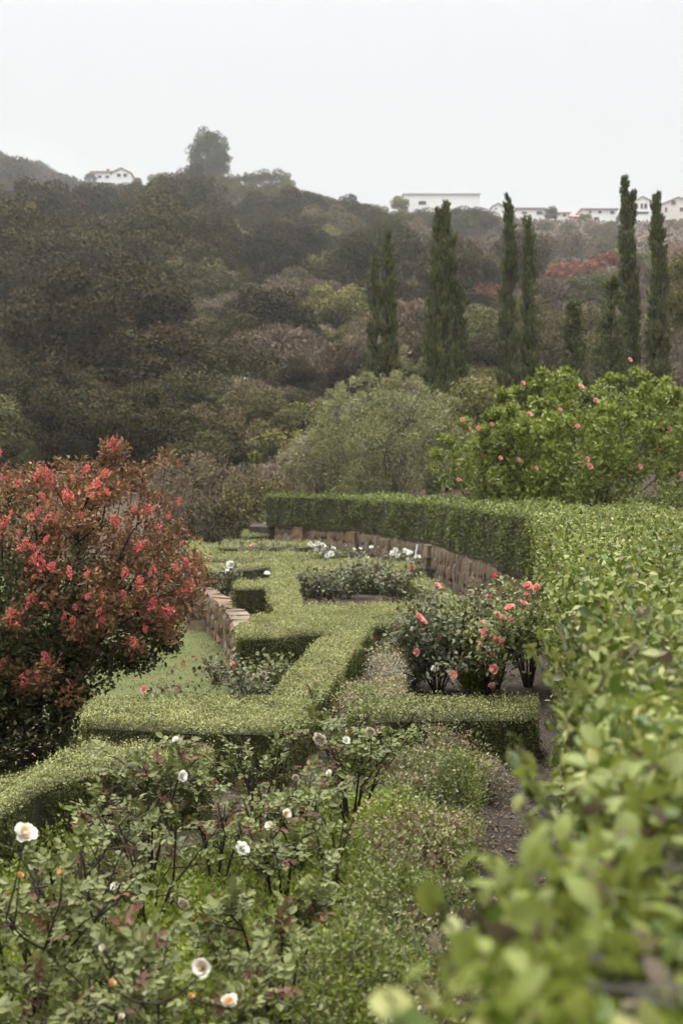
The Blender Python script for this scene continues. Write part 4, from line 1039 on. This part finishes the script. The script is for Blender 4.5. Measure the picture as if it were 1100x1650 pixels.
def Dfor(px, py):
    """depth at which the hillside is seen at photo pixel (px, py)"""
    d = np.linspace(48, 399, 400); x = (px - 550) / F * d; z = terr(x, d); yy = HOR - (z - EYE) * F / d
    k = np.where(yy <= py)[0]
    return float(d[k[0]]) if len(k) else 399.0

# ones that stand out
hill_tree('pine', 'tall broad pine standing alone on the ridge', 336, 396, 6.5, hs=1.0)
hill_tree('oak', 'small dark round tree right of the lone pine', 393, 397, 2.8, hs=1.25)
hill_tree('scrub', 'loose crowned tree on the ridge right of the lone pine', 435, 396, 6.0, hs=.85)
hill_tree('green', 'pale tree on the ridge beside the big white building', 645, 399, 3.4, hs=1.1)
hill_tree('scrub', 'upright tree between the white house and the red roofed house', 888, 398, 2.5, hs=1.4)
hill_tree('green', 'bright green clump on the misty upper left slope', 90, 215, 4.2)
hill_tree('green', 'pale olive dome shaped bush in the middle of the slope', 350, 200, 4.4, hs=.9)
hill_tree('green', 'bright green bush high on the slope left of centre', 515, 215, 3.6)
hill_tree('green', 'small bright bush under the pale ridge tree', 605, 300, 4.2)
hill_tree('oak', 'wide dark bush below the big white building', 745, 330, 7.0, hs=.75)
hill_tree('green', 'green round bush left of the ridge pine', 255, 385, 3.5)
hill_tree('rust', 'rust red bush between the wide cypress and the slim pair', 780, 150, 2.6)
hill_tree('rust', 'rust red brush in the gap right of the slim cypress pair', 975, 190, 4.0)
hill_tree('rust', 'red bush right of the forked cypress on the upper slope', 1035, 260, 3.4)
hill_tree('rust', 'red bush at the right edge below the beige house', 1088, 270, 4.4)
hill_tree('rust', 'small rusty bush above the dry brush on the right slope', 895, 175, 2.6, hs=.8)

LOWROW = [('scrub', 472, 66, 2.2, 'olive bush on the slope left of the feathery grey shrub'), ('twig', 440, 67, 2.0, 'dry bush left of the olive one beside the feathery shrub'), ('green', 505, 70, 1.8, 'green bush above the left side of the feathery shrub'), ('scrub', 455, 74, 2.2, 'olive bush higher up left of the feathery shrub'), ('twig', 425, 60, 1.6, 'dry bush low beside the grey twiggy bush'),
          ('scrub', 392, 52, 1.5, 'olive bush just right of the grey twiggy bush'), ('twig', 445, 54, 1.6, 'dry bush above the left end of the tall clipped hedge'), ('green', 462, 60, 1.9, 'fresh green bush above the left end of the tall hedge'), ('scrub', 500, 57, 2.0, 'olive bush at the upper left of the feathery grey shrub'),
          ('oak', 560, 62, 2.3, 'dark bush left of the leftmost cypress foot'), ('scrub', 660, 60, 2.0, 'olive bush between the leftmost and the wide cypress'), ('twig', 675, 68, 2.2, 'dry bush behind the gap left of the wide cypress'), ('scrub', 765, 62, 1.9, 'olive bush right of the wide cypress foot'),
          ('twig', 785, 70, 2.2, 'dry bush left of the slim cypress pair'), ('scrub', 885, 58, 1.9, 'olive bush right of the slim cypress pair foot'), ('twig', 900, 72, 2.3, 'dry bush left of the small open conifers'), ('scrub', 950, 60, 1.8, 'olive bush between the two small open conifers'),
          ('scrub', 1035, 58, 2.0, 'olive bush between the forked and the rightmost cypress'), ('twig', 1095, 60, 2.2, 'dry bush right of the rightmost cypress foot'), ('twig', 1040, 76, 2.4, 'dry bush high between the forked and rightmost cypress')]
for k_, px_, d_, r_, l_ in LOWROW: hill_tree(k_, l_, px_, d_, r_)
for (k_, px_, d_, r_, l_) in [('scrub', 222, 400, 2.2, 'small olive bush right of the gabled ridge house'), ('oak', 146, 400, 2.0, 'small dark bush left of the low ridge house wing'), ('scrub', 782, 400, 1.7, 'small bush between the big white building and the small gable'),
                              ('oak', 822, 400, 1.6, 'small dark bush right of the small gabled ridge house'), ('green', 942, 398, 2.0, 'small green tree at the corner of the dark eaved house'), ('scrub', 1000, 399, 1.9, 'small bush right of the dark eaved house'), ('scrub', 1060, 397, 2.0, 'small bush left of the beige ridge house')]:
    hill_tree(k_, l_, px_, d_, r_)
SKY = np.array([(-200, 235), (0, 238), (60, 256), (100, 270), (138, 286), (150, 297), (212, 298), (235, 286), (300, 270), (380, 272), (480, 292), (540, 315), (640, 334), (652, 339), (772, 339), (830, 349), (1000, 358), (1060, 350), (1300, 345)], float)
MARKS = [('the gabled ridge house', 195, 285), ('the lone ridge pine', 336, 260), ('the bright clump on the misty slope', 90, 345), ('the pale dome shaped bush', 350, 385), ('the bright bush left of centre', 515, 380),
         ('the big white building', 712, 325), ('the wide dark ridge bush', 745, 350), ('the row of ridge houses', 900, 345), ('the leftmost cypress', 612, 500), ('the wide cypress', 715, 500), ('the slim cypress pair', 834, 480),
         ('the forked cypress', 1008, 430), ('the rightmost cypress', 1058, 500), ('the feathery grey shrub', 620, 660), ('the crape myrtle', 110, 760), ('the grey twiggy bush', 330, 770), ('the rust red bush', 780, 485),
         ('the beige house', 1085, 335), ('the misty left edge', 10, 300), ('the dark left edge', 10, 560)]
LOOK = {'oak': 'dark oak', 'scrub': 'olive bush', 'twig': 'dry twiggy bush', 'green': 'fresh green bush', 'rust': 'rusty bush'}
ORD = ['leftmost', 'second', 'third', 'fourth', 'fifth', 'sixth', 'seventh', 'eighth', 'ninth', 'tenth', 'eleventh', 'twelfth', 'thirteenth', 'fourteenth']
pts = []; tries = 0
while len(pts) < 380 and tries < 40000:
    tries += 1
    px = random.uniform(-110, 1200)
    top = np.interp(px, RX, RY)
    lowy = 790 if px < 420 else 640
    py = top + 6 + (lowy - top) * random.random() ** .9
    if any(abs(px - a) < 32 and -10 < py - b < 42 for a, b in [(780, 495), (975, 445), (1035, 385), (1088, 385), (895, 455)]): continue   # the rust red bushes stay in sight
    d = Dfor(px, py)
    sp = np.interp(d, [50, 100, 200, 400], [62, 52, 42, 30])
    if all((px - a) ** 2 + ((py - b) * 1.5) ** 2 > (sp * .70) ** 2 for a, b, _ in pts): pts.append((px, py, d))
plan = []
for (px, py, d) in pts:
    nzv = float(vnoise(np.array([[px * .006, py * .009]]), 1.0, 91)[0]) + random.gauss(0, .45)
    left = px < 300 + max(0, (py - 400)) * .4
    if px > 800 and py > 360:
        kind = 'twig' if nzv > -.1 else 'scrub'
        if random.random() < .12: kind = 'rust'
    elif left and py > 330:
        kind = 'oak' if nzv > -.2 else ('scrub' if nzv > -1.1 else 'twig')
    else:
        kind = 'scrub' if nzv > .2 else ('oak' if nzv > -.3 else 'twig')
        if random.random() < .06: kind = 'green'
    rad = np.interp(d, [50, 90, 150, 250, 400], [2.0, 3.0, 4.0, 5.0, 4.8]) * random.uniform(.5, 1.4)
    if kind == 'oak' and left and 350 < py < 700: rad *= 1.45
    if kind in ('twig', 'rust'): rad *= .85
    if px > 760 and kind != 'oak': rad *= .8
    if d < 70 and px > 420: rad *= .7
    hs = random.uniform(.8, 1.1)
    lim = np.interp([px - rad * F / d * .6, px, px + rad * F / d * .6], SKY[:, 0], SKY[:, 1]).max()
    rmax = (py - lim + 3) * d / F / (1.45 * hs)
    if rmax < 1.0: continue
    rad = min(rad, rmax)
    cy = py - rad * .7 * F / d
    mk = min(MARKS, key=lambda m: (m[1] - px) ** 2 + (m[2] - cy) ** 2); dx, dy = px - mk[1], cy - mk[2]
    rel = ('right of' if dx > 0 else 'left of') if abs(dx) > abs(dy) else ('below' if dy > 0 else 'above')
    plan.append([kind, px, d, rad, hs, '%s on the slope %s %s' % (LOOK[kind], rel, mk[0])])
by = {}
for p in plan: by.setdefault(p[5], []).append(p)
for lab, ps in by.items():
    ps.sort(key=lambda p: p[1])
    for i, p in enumerate(ps):
        l = lab if len(ps) == 1 else ('%s %s' % (ORD[min(i, 13)] if i < len(ps) - 1 or i == 0 else 'rightmost', lab))
        hill_tree(p[0], l, p[1], p[2], p[3], {'oak': 'dark oaks of the hillside', 'scrub': 'olive bushes of the hillside', 'twig': 'dry bushes of the hillside', 'green': 'green bushes of the hillside', 'rust': 'rusty bushes of the hillside'}[p[0]], hs=p[4])

UG = [(2.9, 26), (6, 22), (12, 14), (20, 60), (-3, 60), (-2.6, 41.5), (0, 39.5), (2.5, 33)]
weeds('undergrowth', 'rough grass and scrub on the upper terrace behind the hedge', UG, 2600, 16, .7, .14, M['olive'], z0=.6, T=T_N, kindcat='scrub', spread=.5)
# low chaparral between them
n = 50000
px = rng.uniform(-250, 1350, n); dd = 46 + 356 * rng.random(n) ** .75
X = (px - 550) / F * dd; Z = terr(X, dd)
cl = vnoise(np.column_stack([X, dd]), .5, 77)
pos = np.column_stack([X, dd, Z + np.clip(cl, 0, 1.2) * .7 * rng.random(n)])
v, f = scatter(T_Q, pos, nz(rng.normal(size=(n, 3)) * .7 + np.array([0, -.1, .8])), rdir(n), np.interp(dd, [46, 120, 400], [.22, .45, 1.0]) * rng.uniform(.5, 1.3, n))
tag(ob('chaparral', mesh('chaparral', [(v, f, 0)], M['chap'])), 'low brown and olive scrub covering the hillside', 'scrub', kind='stuff')

# ------------------------------------------------------------------ houses on the ridge
def house(label, D, px0, px1, py_eave, py_base, roof, wall, roofmat, windows=(), chimney=None, gable_px=None, depth=8.0, py_ridge=None, name='house', wing=None):
    """front faces the camera; pixel figures read at depth D"""
    s = D / F; x0 = (px0 - 550) * s; x1 = (px1 - 550) * s; zb = EYE + (HOR - py_base) * s; ze = EYE + (HOR - py_eave) * s
    root = empty(name, ((x0 + x1) / 2, D, zb)); tag(root, label, 'house' if name == 'house' else 'building')
    org = np.array([(x0 + x1) / 2, D, zb]); W = (x1 - x0) / 2; H = ze - zb
    v, f = box(-W, W, 0, depth, -6, H); ob('wall', mesh('wall', [(v, f, 0)], M[wall]), root)
    if roof == 'gable_front':
        Hr = (py_eave - py_ridge) * s; o_ = .35
        v = np.array([(-W - o_, -o_, H - .12), (W + o_, -o_, H - .12), (0, -o_, H + Hr), (-W - o_, depth + o_, H - .12), (W + o_, depth + o_, H - .12), (0, depth + o_, H + Hr)])
        v2 = v + np.array([0, 0, .22])
        rf = ob('roof', None or bpy.data.meshes.new('roof'), root)
        rf.data.from_pydata([tuple(p) for p in np.concatenate([v, v2])], [], [(0, 2, 5, 3), (2, 1, 4, 5), (6, 9, 11, 8), (8, 11, 10, 7), (0, 6, 8, 2), (2, 8, 7, 1), (3, 5, 11, 9), (5, 4, 10, 11), (0, 3, 9, 6), (1, 7, 10, 4)]); rf.data.materials.append(M[roofmat])
        g = bpy.data.meshes.new('gable'); g.from_pydata([(-W, 0, H - .01), (W, 0, H - .01), (0, 0, H + Hr - .05), (-W, depth, H - .01), (W, depth, H - .01), (0, depth, H + Hr - .05)], [], [(0, 1, 2), (3, 5, 4)]); g.materials.append(M[wall]); ob('gable', g, root)
    elif roof == 'gable_side':
        Hr = (py_eave - py_ridge) * s; o_ = .5
        v = np.array([(-W - o_, -o_, H - .1), (W + o_, -o_, H - .1), (-W - o_, depth / 2, H + Hr), (W + o_, depth / 2, H + Hr), (-W - o_, depth + o_, H - .1), (W + o_, depth + o_, H - .1)]); v2 = v + np.array([0, 0, .25])
        rf = ob('roof', bpy.data.meshes.new('roof'), root)
        rf.data.from_pydata([tuple(p) for p in np.concatenate([v, v2])], [], [(0, 1, 3, 2), (2, 3, 5, 4), (6, 8, 9, 7), (8, 10, 11, 9), (0, 6, 7, 1), (4, 5, 11, 10), (0, 2, 8, 6), (2, 4, 10, 8), (1, 7, 9, 3), (3, 9, 11, 5)]); rf.data.materials.append(M[roofmat])
        g = bpy.data.meshes.new('gable'); g.from_pydata([(-W, .02, H - .01), (-W, depth - .02, H - .01), (-W, depth / 2, H + Hr - .05), (W, .02, H - .01), (W, depth - .02, H - .01), (W, depth / 2, H + Hr - .05)], [], [(0, 2, 1), (3, 4, 5)]); g.materials.append(M[wall]); ob('gable', g, root)
    else:
        v, f = box(-W - .4, W + .4, -.5, depth + .4, H + .003, H + .35); ob('roof', mesh('roof', [(v, f, 0)], M[roofmat]), root)
    if chimney:
        cx = (chimney[0] - 550) * s - org[0]; v, f = box(cx - .45, cx + .45, 2.5, 3.4, H - .3, EYE + (HOR - chimney[1]) * s - zb); ob('chimney', mesh('chimney', [(v, f, 0)], M['tile_red']), root)
    for (a, b, c, d) in windows:
        xa, xb = (a - 550) * s - org[0], (c - 550) * s - org[0]; za, zb2 = EYE + (HOR - d) * s - zb, EYE + (HOR - b) * s - zb
        v, f = box(xa - .12, xb + .12, -.09, .02, za - .12, zb2 + .12); w_ = ob('window', mesh('window', [(v, f, 0)], M['stucco']), root)
        v, f = box(xa, xb, -.12, -.03, za, zb2); pz = ob('pane', mesh('pane', [(v, f, 0)], M['glass']), w_)
    return root
house('white gabled house on the ridge left of the lone pine', 404, 180, 211, 279, 297, 'gable_front', 'stucco', 'roof_grey', [(189, 280, 195, 285), (199, 280, 205, 285)], None, py_ridge=271)
house('low white wing with a chimney beside the gabled ridge house', 407, 148, 180, 277, 297, 'gable_side', 'stucco', 'roof_grey', [(158, 283, 164, 287), (170, 283, 176, 287)], (172, 269), py_ridge=274)
house('big plain white building on the ridge with one dark window', 402, 652, 773, 312, 336, 'gable_side', 'stucco', 'stucco', [(674, 324, 686, 330)], None, py_ridge=304, name='building', depth=14)
house('small white gabled house right of the big white building', 405, 792, 812, 334, 345, 'gable_front', 'stucco', 'roof_grey', [(797, 335, 800, 338)], py_ridge=328)
house('long low white house with dark flat roof behind the slim cypresses', 405, 832, 876, 337, 352, 'flat', 'stucco', 'roof_grey', [(864, 340, 873, 346), (840, 341, 848, 345)])
house('small white house with red tiled roof on the ridge', 404, 899, 918, 343, 354, 'gable_side', 'stucco', 'tile_red', [(906, 345, 911, 349)], py_ridge=339)
house('lower house with wide red tiled roof beside it', 402, 919, 935, 350, 356, 'gable_side', 'stucco', 'tile_red', [(924, 351, 928, 353)], py_ridge=344)
house('white flat roofed house with dark eaves left of the forked cypress', 403, 937, 993, 338, 357, 'flat', 'stucco', 'roof_grey', [(948, 340, 952, 344), (963, 340, 968, 344), (982, 340, 989, 345), (956, 350, 964, 354)])
house('two storey white gabled house between the last two cypresses', 403, 1018, 1051, 326, 352, 'gable_front', 'stucco', 'roof_grey', [(1023, 328, 1027, 336), (1031, 328, 1035, 336), (1037, 328, 1042, 336), (1026, 341, 1044, 345)], py_ridge=317)
house('beige gabled house at the right edge of the ridge', 400, 1066, 1118, 329, 352, 'gable_front', 'beige', 'roof_grey', [(1080, 323, 1088, 330), (1070, 334, 1074, 342), (1094, 334, 1102, 341)], py_ridge=318)

# ------------------------------------------------------------------ haze
m, N, L, out = new_mat('haze')
pv = N.new('ShaderNodeVolumePrincipled')
pv.inputs['Color'].default_value = (1.0, .985, .96, 1)
pv.inputs['Density'].default_value = .00026
pv.inputs['Anisotropy'].default_value = .2
L.new(pv.outputs[0], out.inputs['Volume'])
v, f = box(-620, 620, -70, 1250, -8, 135)
tag(ob('haze', mesh('haze', [(v, f, 0)], m)), 'thin pale haze over the hillside', 'haze', kind='stuff')

# a drift of mist lying on the upper left slope
m, N, L, out = new_mat('mist')
pv = N.new('ShaderNodeVolumePrincipled')
pv.inputs['Color'].default_value = (.98, .985, 1.0, 1)
pv.inputs['Density'].default_value = .0028
L.new(pv.outputs[0], out.inputs['Volume'])
def ball(n=24, k=14):
    v = [(math.sin(math.pi * j / k) * math.cos(2 * math.pi * i / n), math.sin(math.pi * j / k) * math.sin(2 * math.pi * i / n), math.cos(math.pi * j / k)) for j in range(1, k) for i in range(n)] + [(0, 0, 1), (0, 0, -1)]
    f = [((j) * n + i, (j + 1) * n + i, (j + 1) * n + (i + 1) % n, j * n + (i + 1) % n) for j in range(k - 2) for i in range(n)]
    f += [(len(v) - 2, i, (i + 1) % n) for i in range(n)] + [(len(v) - 1, (k - 2) * n + (i + 1) % n, (k - 2) * n + i) for i in range(n)]
    me = bpy.data.meshes.new('mist'); me.from_pydata(v, [], f); me.materials.append(m); return me
bm_ = ball()
for (px, py, D, a, b, c, l) in [(-35, 325, 225, 23, 15, 11, 'pale drift of mist at the left edge of the slope')]:
    tag(ob('mist', bm_, None, wp(px, py, D), None, (a, b, c)), l, 'mist', kind='stuff')
